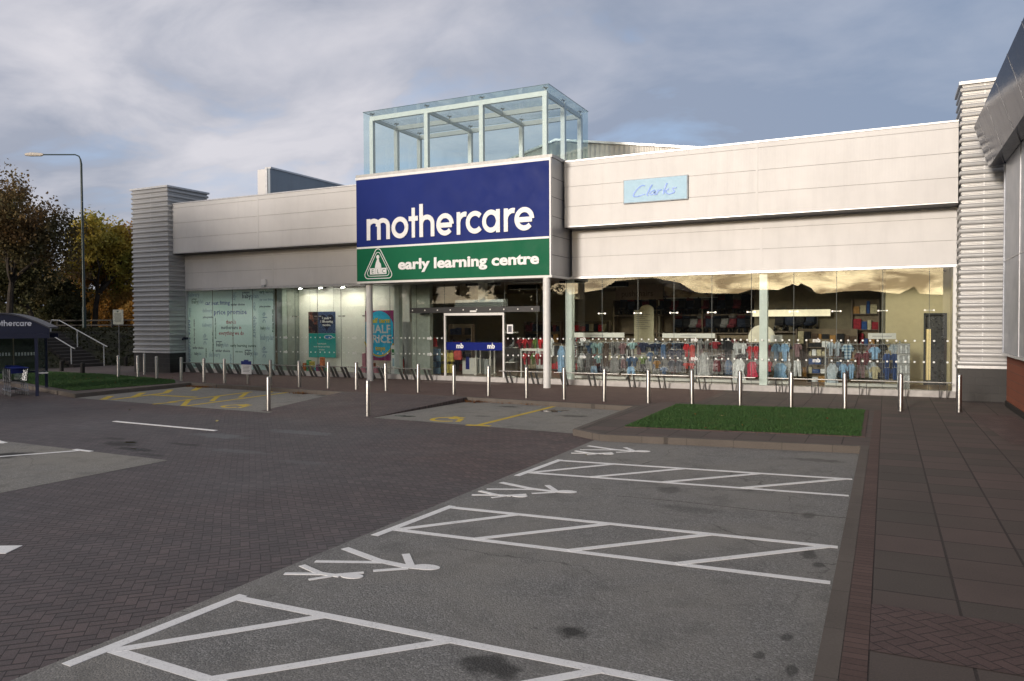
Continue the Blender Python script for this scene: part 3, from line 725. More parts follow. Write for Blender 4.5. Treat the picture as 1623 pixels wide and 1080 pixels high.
# roof plant screens behind the parapet
scr = thing('roof_plant_screen', 'grey clad wedge shaped plant screen on the roof left of the glass box', 'roof screen', (-28, 29, 7.75))
MB().prism_x([(29.0, 7.76), (29.0, 10.12), (43, 10.12), (43, 7.76)], -27.8, -27.55).ob('side_panel', panel_mat('blue_grey_screen', (.26, .30, .34), .5, .4, 1, 3, .1), scr)
MB().box(-28.38, -27.8, 29.0, 29.3, 7.76, 10.12).ob('front_panel', M_fascia, scr)
MB().box(-27.84, -27.72, 28.96, 29.0, 7.76, 10.16).ob('corner_trim', M_trim, scr)
m_ = MB()
m_.prism_x([(29.0, 10.12), (29.0, 10.2), (43, 10.2), (43, 10.12)], -27.9, -27.5); m_.ob('top_rail', M_trim, scr)
rr = thing('roof_extension', 'low ribbed pale roof rising behind the glass box', 'roof', (-14, 33, 7.75))
M_ribroof = panel_mat('ribbed_pale_roof_sheet', (.55, .53, .49), .5, .3, 0, 9, .9)
MB().prism_y([(-19.5, 7.76), (-19.5, 8.9), (-13.4, 10.55), (-2, 8.75), (-2, 7.76)], 32, 44).ob('ribbed_wall', M_ribroof, rr)
MB().prism_y([(-19.6, 8.88), (-13.4, 10.56), (-1.9, 8.74), (-1.9, 8.82), (-13.4, 10.66), (-19.6, 8.97)], 31.9, 44.1).ob('roof_edge', M_trim, rr)

# ------------------------------------------------------------------ signs
sg = thing('shop_sign', 'large blue over green fascia sign with white lettering and triangular emblem above the entrance', 'sign', (-15.25, 25.5, 4.1))
MB().box(-19.56, -10.96, 25.47, 25.555, 5.52, 8.25).ob('blue_panel', M_blue, sg)
MB().box(-19.56, -10.96, 25.47, 25.555, 4.12, 5.44).ob('green_panel', M_green, sg)
MB().box(-19.56, -10.96, 25.468, 25.555, 5.443, 5.517).ob('white_divider', M_white, sg)
m_ = stroke_word(MW, .86, .218, 0, .035); m_.xf(wall_xf(0, 25.466, 5.77)); m_.ob('blue_panel_lettering', M_white, sg)
m_ = text_mb('early learning centre', .56, .015, .020, width=6.16); m_.xf(wall_xf(-17.51, 25.46, 4.55)); m_.ob('green_panel_lettering', M_white, sg)
# triangular emblem with child on three blocks
m_ = MB()
def rtri(k, cx=-18.49, cy=4.70, n=7):
    pts = []
    tri = [(0, .70), (-.62, -.42), (.62, -.42)]; r_ = .15
    for i, (x, y) in enumerate(tri):
        a0 = {0: 30, 1: 150, 2: 270}[i]
        for j in range(n): 
            a = R(a0+120*j/(n-1)); pts.append((cx+k*(x*.83+r_*math.cos(a)), cy+k*(y*.80+r_*math.sin(a))))
    return pts
q = 0
for k, wd in ((1.0, .03), (.80, .025)):
    t_ = rtri(k); t_.append(t_[0]); q += 1; s_ = MB().strip([(a, b) for a, b in t_], wd, 0, .012+.002*q); s_.xf(lambda a, b, d: (a, 25.468-d, b)); m_.add(s_.v, s_.f)
for i in range(3): m_.prism_y([(-18.89+i*.275, 4.38), (-18.63+i*.275, 4.38), (-18.63+i*.275, 4.63), (-18.89+i*.275, 4.63)], 25.452, 25.469)
m_.prism_y([(-18.50+.075*math.cos(a), 5.08+.08*math.sin(a)) for a in np.linspace(0, 2*PI, 17)[:-1]], 25.452, 25.469)
m_.prism_y([(-18.65, 4.635), (-18.33, 4.635), (-18.36, 4.80), (-18.43, 4.88), (-18.45, 5.0), (-18.53, 5.0), (-18.60, 4.85)], 25.454, 25.469)
m_.ob('emblem', M_white, sg)
m_ = MB()
for i, ch in enumerate('ELC'):
    q_ = text_mb(ch, .24, .001, 0, 'CENTER'); q_.xf(wall_xf(-18.76+i*.275, 25.450, 4.42)); m_.add(q_.v, q_.f)
m_.ob('emblem_letters', M_green, sg)

ck = thing('shop_sign', 'small pale blue rectangular sign with blue handwritten lettering on the right fascia', 'sign', (-7.35, 26.5, 6.65))
M_pblue = mat('pale_blue_sign_face', (.36, .57, .72), .5, 0, .02); M_mblue = mat('cornflower_blue_letters', (.12, .27, .72), .4)
MB().box(-8.47, -6.22, 26.50, 26.595, 6.67, 7.46).ob('sign_face', M_pblue, ck)
MB().box(-8.50, -6.19, 26.51, 26.598, 6.645, 7.485).ob('sign_edge', mat('grey_blue_edge', (.2, .25, .3), .4), ck)
S = [[(.62, .90), (.50, .98), (.34, .86), (.12, .52), (.0, .22), (.04, .08), (.20, .06), (.42, .16), (.62, .22)],
     [(1.0, .96), (.90, .70), (.78, .36), (.72, .14), (.80, .08)],
     [(1.16, .48), (1.00, .46), (.88, .28), (.90, .12), (1.04, .16), (1.16, .42), (1.12, .20), (1.16, .10), (1.26, .16)],
     [(1.30, .50), (1.26, .26), (1.24, .10)], [(1.26, .26), (1.36, .44), (1.50, .48)],
     [(1.78, .98), (1.66, .62), (1.56, .10)], [(1.86, .52), (1.66, .32), (1.80, .10), (1.92, .06)],
     [(2.26, .54), (2.10, .56), (2.04, .44), (2.16, .32), (2.12, .14), (1.92, .10)]]
m_ = MB()
for i, st in enumerate(S):
    # smooth the hand-drawn strokes
    pts = [Vector(p) for p in st]
    for _ in range(2):
        npnt = [pts[0]]
        for a, b in zip(pts[:-1], pts[1:]): npnt += [a*.75+b*.25, a*.25+b*.75]
        npnt.append(pts[-1]); pts = npnt
    s_ = MB().strip([(p.x, p.y) for p in pts], .085, 0, 1)
    s_.xf(lambda a, b, d: (-8.13+a*.69, 26.499-(.0 if d < .5 else .012+.001*i), 6.83+b*.43)); m_.add(s_.v, s_.f)
m_.ob('script_lettering', M_mblue, ck)

al = thing('alarm_box', 'small white alarm box on the cladding above the patterned window', 'alarm box', (-26.34, 27.2, 4.2))
MB().box(-26.48, -26.20, 27.17, 27.295, 4.22, 4.50).ob('case', M_white, al, bevel=.02)
MB().box(-26.42, -26.26, 27.15, 27.29, 4.12, 4.215).ob('strobe', mat('clear_strobe_lens', (.5, .52, .55), .2), al)
fx = MB().box(-31.9+.27, -31.5+.05, 27.10, 27.28, 1.62, 1.74).tube([(-31.6, 27.2, 1.7), (-31.5, 26.98, 1.64)], .05, 8)
tag(fx.ob('wall_light', M_bluepost), 'small dark wall fitting at the foot of the left tower corner', 'wall light')

# ================================================================== BOLLARDS, RAILS, POSTS
bol = thing('steel_bollard', 'x', 'bollard', (0, 0, 0), 'brushed steel bollards round the kerb')
loc_part(MB().tube([(0, 0, -.2), (0, 0, .955), (0, 0, .985), (0, 0, 1.0)], [.062, .062, .056, .040], 24), 'post', M_steel, bol, smooth=True)
loc_part(MB().tube([(0, 0, .905), (0, 0, .915)], [.0635, .0635], 24), 'groove_ring', M_dsteel, bol, smooth=True)
BP = [(-31.2, 23.17), (-30.16, 23.38), (-31.88, 25.06), (-28.6, 23.1), (-26.8, 22.85), (-25.19, 22.6), (-24.03, 22.6), (-21.48, 22.5), (-19.86, 22.3), (-18.47, 22.28), (-17.2, 22.3),
      (-15.86, 22.25), (-14.48, 22.2), (-13.0, 22.1), (-11.66, 22.05), (-10.24, 21.95), (-8.97, 22.0), (-7.65, 21.96), (-6.29, 21.98), (-5.07, 22.28), (-3.73, 22.41), (-2.36, 22.48), (-.99, 22.57), (.36, 22.68), (1.73, 23.05)]
BL = ['bollard at the left end of the row beside the left lawn', 'second bollard from the left, in front of the corrugated tower', 'bollard set back at the foot of the left tower', 'bollard at the right corner of the left tower base',
      'bollard behind the corner where the left lawn meets the footway', 'bollard behind the far left corner of the yellow hatched bay', 'bollard just left of the small blue and white notice', 'bollard just right of the small blue and white notice',
      'bollard between the charity poster and the patterned window', 'bollard below the charity poster', 'bollard next to the left canopy column', 'bollard right of the left canopy column', 'bollard left of the automatic doors',
      'bollard in front of the left automatic door leaf', 'bollard in front of the right automatic door leaf', 'bollard between the doors and the right canopy column', 'bollard just right of the right canopy column', 'bollard left of the rounded cream shop board',
      'bollard behind the back left corner of the square lawn', 'second bollard along the back of the square lawn', 'bollard just left of the wide inner steel column', 'bollard right of the wide inner steel column', 'bollard behind the back right of the square lawn',
      'bollard on the slabs right of the square lawn', 'bollard at the foot of the right tower, last in the row']
for i, ((x, y), lb) in enumerate(zip(BP, BL)):
    lb = 'brushed steel '+lb
    if i == 0: bol.location = (x, y, 0); bol['label'] = lb; nbl = bol
    else: nbl = dup(bol, (x, y, 0), lb)
    nbl.rotation_euler = (R(random.uniform(-.8, .8)), R(random.uniform(-.8, .8)), random.uniform(0, 6))
dup(bol, (-16.18, 16.85, -.14), 'brushed steel bollard standing forward at the right corner of the yellow hatched bay')
dup(bol, (-12.68, 16.93, -.14), 'brushed steel bollard standing forward at the foot of the dark ramp side')
# notice on a short post
nt_ = thing('notice_post', 'short steel post carrying a small white notice with blue header', 'notice', (-22.79, 22.62, 0))
loc_part(MB().tube([(0, 0, -.1), (0, 0, .82)], .05, 20), 'post', M_steel, nt_, smooth=True)
nb = loc_part(MB().box(-.27, .27, -.075, -.055, .40, .92), 'notice_board', M_white, nt_, bevel=.004)
M_ink = mat('dark_print', (.10, .10, .12), .6); M_dkblue = mat('dark_blue_print', (.015, .03, .2), .5)
def child(mb, name, m, par): o = mb.ob(name, m, None); o.parent = par; return o
child(MB().box(-.27, .27, -.080, -.0755, .78, .92).box(-.12, .12, -.078, -.07, .92, .97), 'blue_header', M_dkblue, nb)
m_ = MB()
for k in range(5): m_.box(-.18+.02*(k % 2), .18-.03*(k % 3), -.078, -.0755, .715-k*.055, .728-k*.055)
child(m_, 'printed_lines', M_ink, nb)
# trolley rails in front of the window
def rail(x0, x1, label):
    t_ = thing('cycle_rail', label, 'rail', (x0, 26.7, 0), 'low steel rails along the shopfront')
    L = x1-x0
    loc_part(MB().tube([(0, 0, .50), (L, 0, .50)], .021, 10), 'rail_tube', M_steel, t_, smooth=True)
    x = .25
    while x < L-.1:
        for d in (0, .2):
            if x+d < L:
                loc_part(MB().add([(x+d+a, b, c) for a in (-.008, .008) for b, c in ((-.09, .49), (.06, .49), (.38, 0), (.22, 0))], [(0, 1, 2, 3), (7, 6, 5, 4), (0, 4, 5, 1), (1, 5, 6, 2), (2, 6, 7, 3), (3, 7, 4, 0)]), 'leg', M_dsteel, t_)
        x += .62 if x0 < -18 else 1.12
sp = [(-31.15, -28.7, 'before the patterned window, leftmost'), (-28.62, -26.1, 'before the middle of the patterned window'), (-26.0, -23.6, 'before the right edge of the patterned window'), (-23.5, -21.0, 'before the charity poster'),
      (-20.9, -18.7, 'behind the left canopy column'), (-18.6, -16.75, 'just left of the automatic doors'), (-13.65, -11.4, 'just right of the automatic doors'), (-11.3, -8.75, 'right of the right canopy column'),
      (-8.65, -6.2, 'before the denim and navy clothes'), (-6.1, -3.95, 'before the red and grey clothes'), (-3.55, -1.1, 'right of the wide inner steel column'), (-1.0, 1.82, 'before the cream partition, rightmost')]
for a, b, l in sp: rail(a, b, 'thin steel rail on slanted legs '+l)

# ================================================================== INSIDE THE SHOP
M_lamp = mat('lit_ceiling_lamp', (1., .90, .70), .5, emit=16.0)
cl = thing('ceiling_light', 'lit rectangular ceiling light inside the store', 'ceiling light', (0, 0, 0), 'lit ceiling lights inside the shop')
loc_part(MB().box(-.75, .75, -.2, .2, -.02, .0), 'housing', M_white, cl); loc_part(MB().box(-.75, .75, -.22, -.2, -.21, 0).box(-.75, .75, .2, .22, -.21, 0).box(-.77, -.75, -.22, .22, -.21, 0).box(.75, .77, -.22, .22, -.21, 0), 'glare_shield', MATS['near_black'] if 'near_black' in MATS else mat('near_black', (.006, .006, .006), .9, spec=.05), cl); loc_part(MB().box(-.7, .7, -.16, .16, -.045, -.031), 'lit_panel', M_lamp, cl)  # black lips added so the lit panel stays hidden from low angles
first = True
LEFT_FILL = [(-30.6, 28.3), (-28.7, 28.3), (-26.8, 28.3), (-24.3, 28.1), (-22.0, 28.1), (-30.7, 27.8), (-29.0, 27.8), (-27.3, 27.8), (-30.7, 29.1), (-28.2, 29.1)]  # unseen lamps added to brighten the patterned vinyl and left display
for y in (29.8, 34.0, 38.5):
    for x in (-16, -11.5, -7.2, -2.9):
        if first: cl.location = (x, y, 4.245); first = False
        else: dup(cl, (x, y, 4.245))

for a_, b_ in LEFT_FILL: dup(cl, (a_, b_, 4.245))
for x in (-10.2, -8.2, -5.6, -2.0, -13.0): dup(cl, (x, 28.25, 4.245))  # unseen front row of lamps, added to brighten the hanging clothes
dup(cl, (1.0, 29.3, 4.245)); dup(cl, (1.5, 32.5, 4.245))
M_lamp2 = mat('lit_spot_lens', (1., .95, .82), .5, emit=55.)
slp = thing('display_spotlight', 'x', 'spotlight', (0, 0, 0), 'small spotlights over the left window display')
loc_part(MB().tube([(0, 0, 0), (0, 0, -.10), (0, .03, -.20)], [.02, .045, .05], 10), 'lamp_body', M_white, slp)
loc_part(MB().tube([(0, .031, -.203), (0, .033, -.212)], .085, 12), 'lit_lens', M_lamp2, slp)
for i, (x, l) in enumerate([(-24.7, 'left'), (-23.5, 'second'), (-22.2, 'third'), (-20.8, 'fourth')]):
    l_ = 'small lit ceiling spotlight, '+l+' over the charity poster display'
    if i == 0: slp.location = (x, 27.85, 4.24); slp['label'] = l_
    else: dup(slp, (x, 27.85, 4.24), l_)

# window display walls
M_dispw = mat('white_display_wall', (.78, .80, .76), .8, 0, .02)
P(MB().box(1.24, 1.86, 30.70, 30.74, .14, 2.6), 'dark_inner_door', mat('near_black_door', (.010, .010, .014), .3))
P(MB().box(1.27, 1.42, 30.66, 30.69, .3, 2.1), 'lit_door_slot', mat('warm_lit_slot', (.8, .62, .30), .5, emit=.12))
P(MB().box(-25.45, -19.1, 28.62, 28.7, .14, 4.24), 'display_wall', M_dispw)
P(MB().box(-25.52, -25.45, 27.8, 28.7, .14, 4.24), 'display_wall', mat('grey_green_side_wall', (.20, .23, .21), .8))
P(MB().box(-18.55, -17.62, 27.95, 28.2, .14, 4.24), 'display_wall', mat('pale_grey_green_wall', (.33, .37, .33), .8))
gd = P(MB().box(-19.3, -18.56, 28.25, 28.31, .14, 2.46), 'staff_door', mat('light_grey_door', (.40, .41, .39), .6))
child(MB().box(-19.22, -19.19, 28.2, 28.25, 1.1, 1.5), 'handle', M_steel, gd)
# patterned vinyl on the left window
vg = thing('window_graphic', 'pale teal window panel covered in blue and grey words such as price promise', 'window graphic', (-28.8, 27.45, .2))
M_vin = mat('pale_teal_vinyl', (.80, .93, .95), .55, 0, .02)
nt_v = M_vin.node_tree; tv = NT(nt_v); tl_ = tv.n('ShaderNodeBsdfTranslucent'); tl_.inputs[0].default_value = (.80, .94, .96, 1); mv = tv.n('ShaderNodeMixShader'); mv.inputs[0].default_value = .55
tv.l(nt_v.nodes['Principled BSDF'].outputs[0], mv.inputs[1]); tv.l(tl_.outputs[0], mv.inputs[2]); tv.l(mv.outputs[0], [q for q in nt_v.nodes if q.type == 'OUTPUT_MATERIAL'][0].inputs[0])
MB().box(-31.6, -25.9, 27.44, 27.445, .2, 4.06).ob('backing_panel', M_vin, vg)
TX = [('car seat fitting', 320, 235, 48, 320, 'b', 0), ('price promise', 437, 355, 60, 412, 'b', 0), ("there's", 588, 470, 44, 122, 'r', 0), ('mothercare', 525, 537, 44, 212, 'd', 0), ('in', 752, 537, 40, 26, 'r', 0),
      ('everything we do', 495, 607, 48, 315, 'r', 0), ('baby', 795, 163, 52, 108, 'd', 0), ('plan', 905, 163, 52, 88, 'l', 0), ('mothercare', 795, 103, 18, 90, 'd', 0), ('baby', 145, 212, 48, 88, 'g', 0), ('plan', 234, 212, 48, 65, 'l', 0), ('mothercare', 150, 165, 18, 62, 'g', 0),
      ('wider choice', 650, 248, 24, 175, 'd', 0), ('early learning', 1005, 108, 36, 172, 'g', 0), ('car seat fitting', 1005, 195, 26, 168, 'l', 0), ('price promise', 1005, 275, 20, 130, 'd', 0), ('delivery', 285, 325, 44, 130, 'l', 0), ('price promise', 292, 398, 26, 135, 'd', 0),
      ('baby', 458, 750, 48, 85, 'd', 0), ('plan', 543, 750, 48, 72, 'l', 0), ('mothercare', 458, 698, 18, 75, 'd', 0), ('early learning centre', 638, 752, 32, 320, 'g', 0), ('wider choice', 448, 818, 30, 185, 'd', 0), ('wider choice', 148, 785, 30, 145, 'd', 0),
      ('baby', 818, 850, 48, 90, 'd', 0), ('plan', 910, 850, 48, 68, 'l', 0), ('mothercare', 820, 800, 18, 75, 'd', 0), ('wider choice', 700, 820, 20, 92, 'g', 0), ('baby', 172, 860, 34, 50, 'd', 0), ('plan', 224, 860, 34, 40, 'l', 0), ('babyplan', 1010, 665, 62, 165, 'l', 0),
      ('baby', 1015, 540, 34, 60, 'g', 0), ('plan', 1077, 540, 34, 45, 'l', 0), ('delivery', 90, 125, 48, 160, 'l', 0), ('delivery', 275, 505, 44, 130, 'l', 0), ('delivery', 360, 880, 60, 150, 'l', 0), ('early learning', 80, 1010, 32, 170, 'g', 0),
      ('price promise', 90, 425, 56, 530, 'b', -1), ('delivery', 928, 375, 50, 265, 'l', -1), ('wider choice early', 168, 410, 20, 315, 'd', -1), ('early learning', 448, 395, 20, 265, 'g', -1), ('car seat fitting', 410, 570, 22, 245, 'g', -1), ('car seat fitting', 1155, 300, 18, 275, 'g', -1),
      ('baby', 680, 90, 60, 95, 'l', -1), ('elc', 1040, 330, 70, 130, 'l', -1), ('elc', 1035, 740, 70, 135, 'l', -1), ('elc', 295, 590, 70, 140, 'l', -1), ('delivery', 110, 265, 30, 120, 'l', -1), ('car', 930, 210, 46, 110, 'l', -1), ('wider', 320, 770, 22, 130, 'g', -1), ('delivery', 635, 840, 22, 160, 'l', -1)]
VC = {'b': mat('mid_blue_vinyl', (.10, .15, .42), .5), 'r': mat('red_vinyl', (.42, .06, .10), .5), 'd': mat('dark_slate_vinyl', (.06, .10, .15), .5), 'l': mat('lavender_vinyl', (.36, .50, .62), .5), 'g': mat('dark_green_vinyl', (.09, .20, .17), .5)}
tm = {k: MB() for k in VC}
for (s_, x, y, h, wd, c_, rot) in TX:
    k = 5.87/1115
    q_ = text_mb(s_, h*1.5/251, .0008, .0045, width=wd*k if rot == 0 else wd/251, res=1)
    X0 = -31.75+(x-70)*k; Z0 = 4.02-(y-65)/251
    # nearest panes look a little wider in x, further ones narrower
    q_.xf(wall_xf(X0, 27.437, Z0, rot*PI/2)); tm[c_].add(q_.v, q_.f)
for k, m_ in tm.items(): m_.ob('vinyl_words', VC[k], vg)
# posters
po = thing('hanging_poster', 'teal and dark poster reading 1 pack = 1 life-saving vaccine hanging in the left window', 'poster', (-23.8, 28.3, .8))
M_tealp = mat('teal_poster', (.01, .36, .33), .5, 0, .04)
MB().box(-24.59, -23.0, 28.28, 28.31, .80, 1.93).ob('lower_sheet', M_tealp, po)
m, t, b = base('dark_photo_print'); co = t.n('ShaderNodeTexCoord').outputs['Object']
nz = t.noise(t.mapping(co, (1, 1, 1), (2, 0, 1)), 3.2, 4, .6); t.l(t.mix(t.ramp(nz, .45, .62), (.015, .008, .02), t.mix(t.ramp(t.noise(co, 9, 3), .4, .6), (.32, .06, .03), (.30, .22, .18))), b.inputs['Base Color'])
MB().box(-24.59, -24.0, 28.28, 28.31, 1.935, 2.95).ob('photo_sheet', m, po)
MB().box(-24.0, -23.0, 28.282, 28.31, 1.935, 2.95).ob('blue_sheet', mat('speckled_blue_print', (.06, .10, .22), .5, 0, .4, 14), po)
ht = [(16*math.sin(a)**3/17, (13*math.cos(a)-5*math.cos(2*a)-2*math.cos(3*a)-math.cos(4*a))/17) for a in np.linspace(0, 2*PI, 40)[:-1]]
MB().prism_y([(-23.50+p[0]*.46, 2.50+p[1]*.46) for p in ht], 28.27, 28.281).ob('heart', mat('navy_heart', (.008, .012, .05), .5), po)
m_ = MB()
for k, s_ in enumerate(('1 pack =', '1 life-saving', 'vaccine')):
    q_ = text_mb(s_, .16, .001, .006, 'CENTER', res=1); q_.xf(wall_xf(-23.5, 28.266, 2.60-k*.16)); m_.add(q_.v, q_.f)
for k, s_ in enumerate(('Buy any pack', 'in mothercare and help', 'vaccines')):
    q_ = text_mb(s_, .10, .001, .001, 'CENTER', res=1); q_.xf(wall_xf(-23.8, 28.277, 1.42-k*.14)); m_.add(q_.v, q_.f)
m_.prism_y([(-23.4+.26*math.cos(a), 1.76+.1*math.sin(a)) for a in np.linspace(0, 2*PI, 24)[:-1]], 28.272, 28.279)
m_.ob('white_print', M_white, po)
m_ = MB().prism_y([(-23.4+.22*math.cos(a), 1.76+.075*math.sin(a)) for a in np.linspace(0, 2*PI, 24)[:-1]], 28.268, 28.271); m_.ob('blue_badge', mat('bright_blue_print', (.03, .25, .6), .5), po)
MB().tube([(-24.5, 28.3, 2.95), (-24.5, 28.3, 4.2)], .006, 5).tube([(-23.1, 28.3, 2.95), (-23.1, 28.3, 4.2)], .006, 5).ob('hanging_wires', M_dsteel, po)
p2 = thing('sale_poster', 'bright blue and magenta half term HALF PRICE poster behind the left canopy column', 'poster', (-20.5, 28.3, .7))
MB().box(-21.28, -19.74, 28.28, 28.31, .72, 2.97).ob('magenta_sheet', mat('magenta_poster', (.30, .03, .16), .5, 0, .05), p2)
MB().prism_y([(max(-21.28, min(-19.74, -20.51+.86*math.cos(a))), 1.9+1.05*math.sin(a)) for a in np.linspace(0, 2*PI, 49)[:-1]], 28.27, 28.279).ob('cyan_disc', mat('cyan_print', (.03, .52, .88), .5), p2)
m_ = MB()
for s_, z_, h_, w_ in (('HALF', 1.96, .52, 1.22), ('PRICE', 1.52, .50, 1.30)):
    q_ = text_mb(s_, h_, .001, .012, width=w_, res=2); q_.xf(wall_xf(-20.51-w_/2+.02, 28.268, z_)); m_.add(q_.v, q_.f)
m_.ob('white_print', M_white, p2)
m_ = MB()
for s_, z_, h_, w_ in (('half term', 2.42, .30, 1.15), ('toys', 1.18, .28, .55)):
    q_ = text_mb(s_, h_, .001, .012, width=w_, res=2); q_.xf(wall_xf(-20.51-w_/2+.05, 28.268, z_)); m_.add(q_.v, q_.f)
m_.strip(arc(-20.51, 1.9, .84, .98, 200, 335, 16), .07, 0, .002); m_.v = [v if v[1] > 20 else (v[0], 28.268-v[2], v[1]) for v in m_.v]
m_.ob('yellow_print', mat('yellow_print', (.75, .60, .03), .5), p2)
random.seed(5)
cols = [(.55, .15, .04), (.05, .32, .14), (.50, .40, .06), (.05, .25, .30), (.30, .05, .18)]
for i in range(7):
    x = -24.6+i*.2; h = .2+.14*(i % 3)
    o = MB().box(x, x+.18, 27.85+.03*(i % 2), 28.05, .145, .145+h+(.2 if i in (0, 1, 5) else 0)).ob('toy_box', mat('toy_box_card_%d' % (i % 5), cols[i % 5], .5, 0, .35, 12), None, bevel=.008)
    tag(o, 'small colourful toy box in the row under the charity poster', 'toy box', 'toy boxes under the charity poster')
pk = thing('toy_kitchen', 'pink toy play set standing under the half price poster', 'toy', (-20.9, 28, .14))
M_pink = mat('pink_plastic', (.62, .26, .34), .5)
MB().box(-21.25, -20.35, 27.85, 28.1, .14, .46).ob('base', M_pink, pk, bevel=.02); MB().box(-21.2, -20.95, 27.9, 28.1, .465, 1.05).ob('tower', M_pink, pk, bevel=.02)
MB().cyl(-20.6, 27.95, .465, .62, .10, 12).cyl(-20.85, 27.95, .465, .56, .07, 12).ob('figures', mat('brown_toy', (.25, .10, .05), .6), pk)
ns = thing('notice_stand', 'white upright notice stand with green sign beside the fire extinguisher', 'notice stand', (-19.4, 27.9, .14))
MB().box(-19.6, -19.23, 27.88, 27.96, .14, 1.42).ob('stand', M_white, ns, bevel=.01)
MB().box(-19.56, -19.27, 27.868, 27.879, 1.0, 1.25).ob('green_panel', mat('green_notice', (.02, .18, .06), .5), ns)
MB().box(-19.52, -19.31, 27.868, 27.879, .5, .85).ob('blue_panel', mat('pale_blue_notice', (.3, .45, .55), .5), ns)
fe = thing('fire_extinguisher', 'red fire extinguisher standing by the pale grey staff door', 'extinguisher', (-19.02, 27.95, .14))
MB().tube([(-19.02, 27.95, .16), (-19.02, 27.95, .72), (-19.02, 27.95, .80), (-19.02, 27.95, .84)], [.085, .085, .06, .03], 14).ob('cylinder', mat('red_enamel', (.40, .03, .02), .3), fe, smooth=True)
MB().box(-19.05, -18.99, 27.90, 28.0, .845, .92).tube([(-18.98, 27.95, .88), (-18.92, 27.93, .7), (-18.93, 27.93, .45)], .012, 6).ob('valve', M_black, fe)

# ---- garments
M_hang = mat('clear_grey_plastic', (.5, .5, .5), .3)
def outline(kind):
    if kind == 'tee': return [(-.22, 0), (-.23, .62), (-.40, .50), (-.50, .72), (-.27, .98), (-.10, 1.0), (-.05, .94), (.05, .94), (.10, 1.0), (.27, .98), (.50, .72), (.40, .50), (.23, .62), (.22, 0)]
    if kind == 'dress': return [(-.50, .02), (-.36, .35), (-.22, .62), (-.38, .60), (-.42, .78), (-.22, .97), (-.08, 1.0), (0, .95), (.08, 1.0), (.22, .97), (.42, .78), (.38, .60), (.22, .62), (.36, .35), (.50, .02), (.2, -.01), (0, .02), (-.22, -.01)]
    return [(-.46, 0), (-.42, .55), (-.34, 1.0), (.34, 1.0), (.42, .55), (.46, 0), (.08, 0), (.02, .55), (-.02, .55), (-.08, 0)]
def cloth_mb(kind, seed):
    r_ = random.Random(seed); ol = outline(kind)
    # refine outline and triangulate by bmesh
    bm = bmesh.new(); P_ = []
    for i, p in enumerate(ol):
        q = ol[(i+1) % len(ol)]; n_ = max(1, int(math.dist(p, q)/.12))
        for k in range(n_): P_.append((p[0]+(q[0]-p[0])*k/n_+r_.uniform(-.012, .012), p[1]+(q[1]-p[1])*k/n_+r_.uniform(-.012, .012)))
    f = bm.faces.new([bm.verts.new((x, 0, z)) for x, z in P_])
    bmesh.ops.triangulate(bm, faces=[f])
    bmesh.ops.subdivide_edges(bm, edges=bm.edges[:], cuts=2)
    ph = [r_.uniform(0, 6) for _ in range(4)]
    fr_ = [v.co.copy() for v in bm.verts]; fs = [tuple(v.index for v in fc.verts) for fc in bm.faces]
    bm.verts.index_update(); fs = [tuple(v.index for v in fc.verts) for fc in bm.faces]
    bnd = [(e_.verts[0].index, e_.verts[1].index) for e_ in bm.edges if e_.is_boundary]
    n_ = len(fr_); mbx = MB()
    def w_(v): return .035*math.sin(v.x*17+ph[0]+v.z*2)+.02*math.sin(v.x*31+ph[1])+.02*math.sin(v.z*9+ph[2])
    bnds = set(i for e_ in bnd for i in e_)
    vs = [(v.x, w_(v)-(.0 if i in bnds else .05), v.z) for i, v in enumerate(fr_)]+[(v.x, w_(v)+(.02 if i in bnds else .07), v.z) for i, v in enumerate(fr_)]
    mbx.add(vs, fs+[tuple(i+n_ for i in f_[::-1]) for f_ in fs]+[(a, b, b+n_, a+n_) for a, b in bnd]); bm.free()
    return mbx
CC = dict(black=(.012, .012, .014), white=(.62, .64, .66), lgrey=(.38, .39, .40), grey=(.20, .20, .20), teal=(.26, .40, .42), lblue=(.25, .42, .62), navy=(.015, .022, .055), dnavy=(.02, .028, .05), brown=(.07, .045, .03),
          mauve=(.20, .12, .13), denim=(.05, .11, .22), green=(.12, .19, .04), tan=(.30, .16, .05), red=(.50, .02, .03), coral=(.55, .08, .07), dred=(.22, .015, .025), maroon=(.13, .02, .03), rose=(.52, .05, .10), bgrey=(.42, .48, .54), dblue=(.02, .06, .19), sand=(.42, .38, .25))
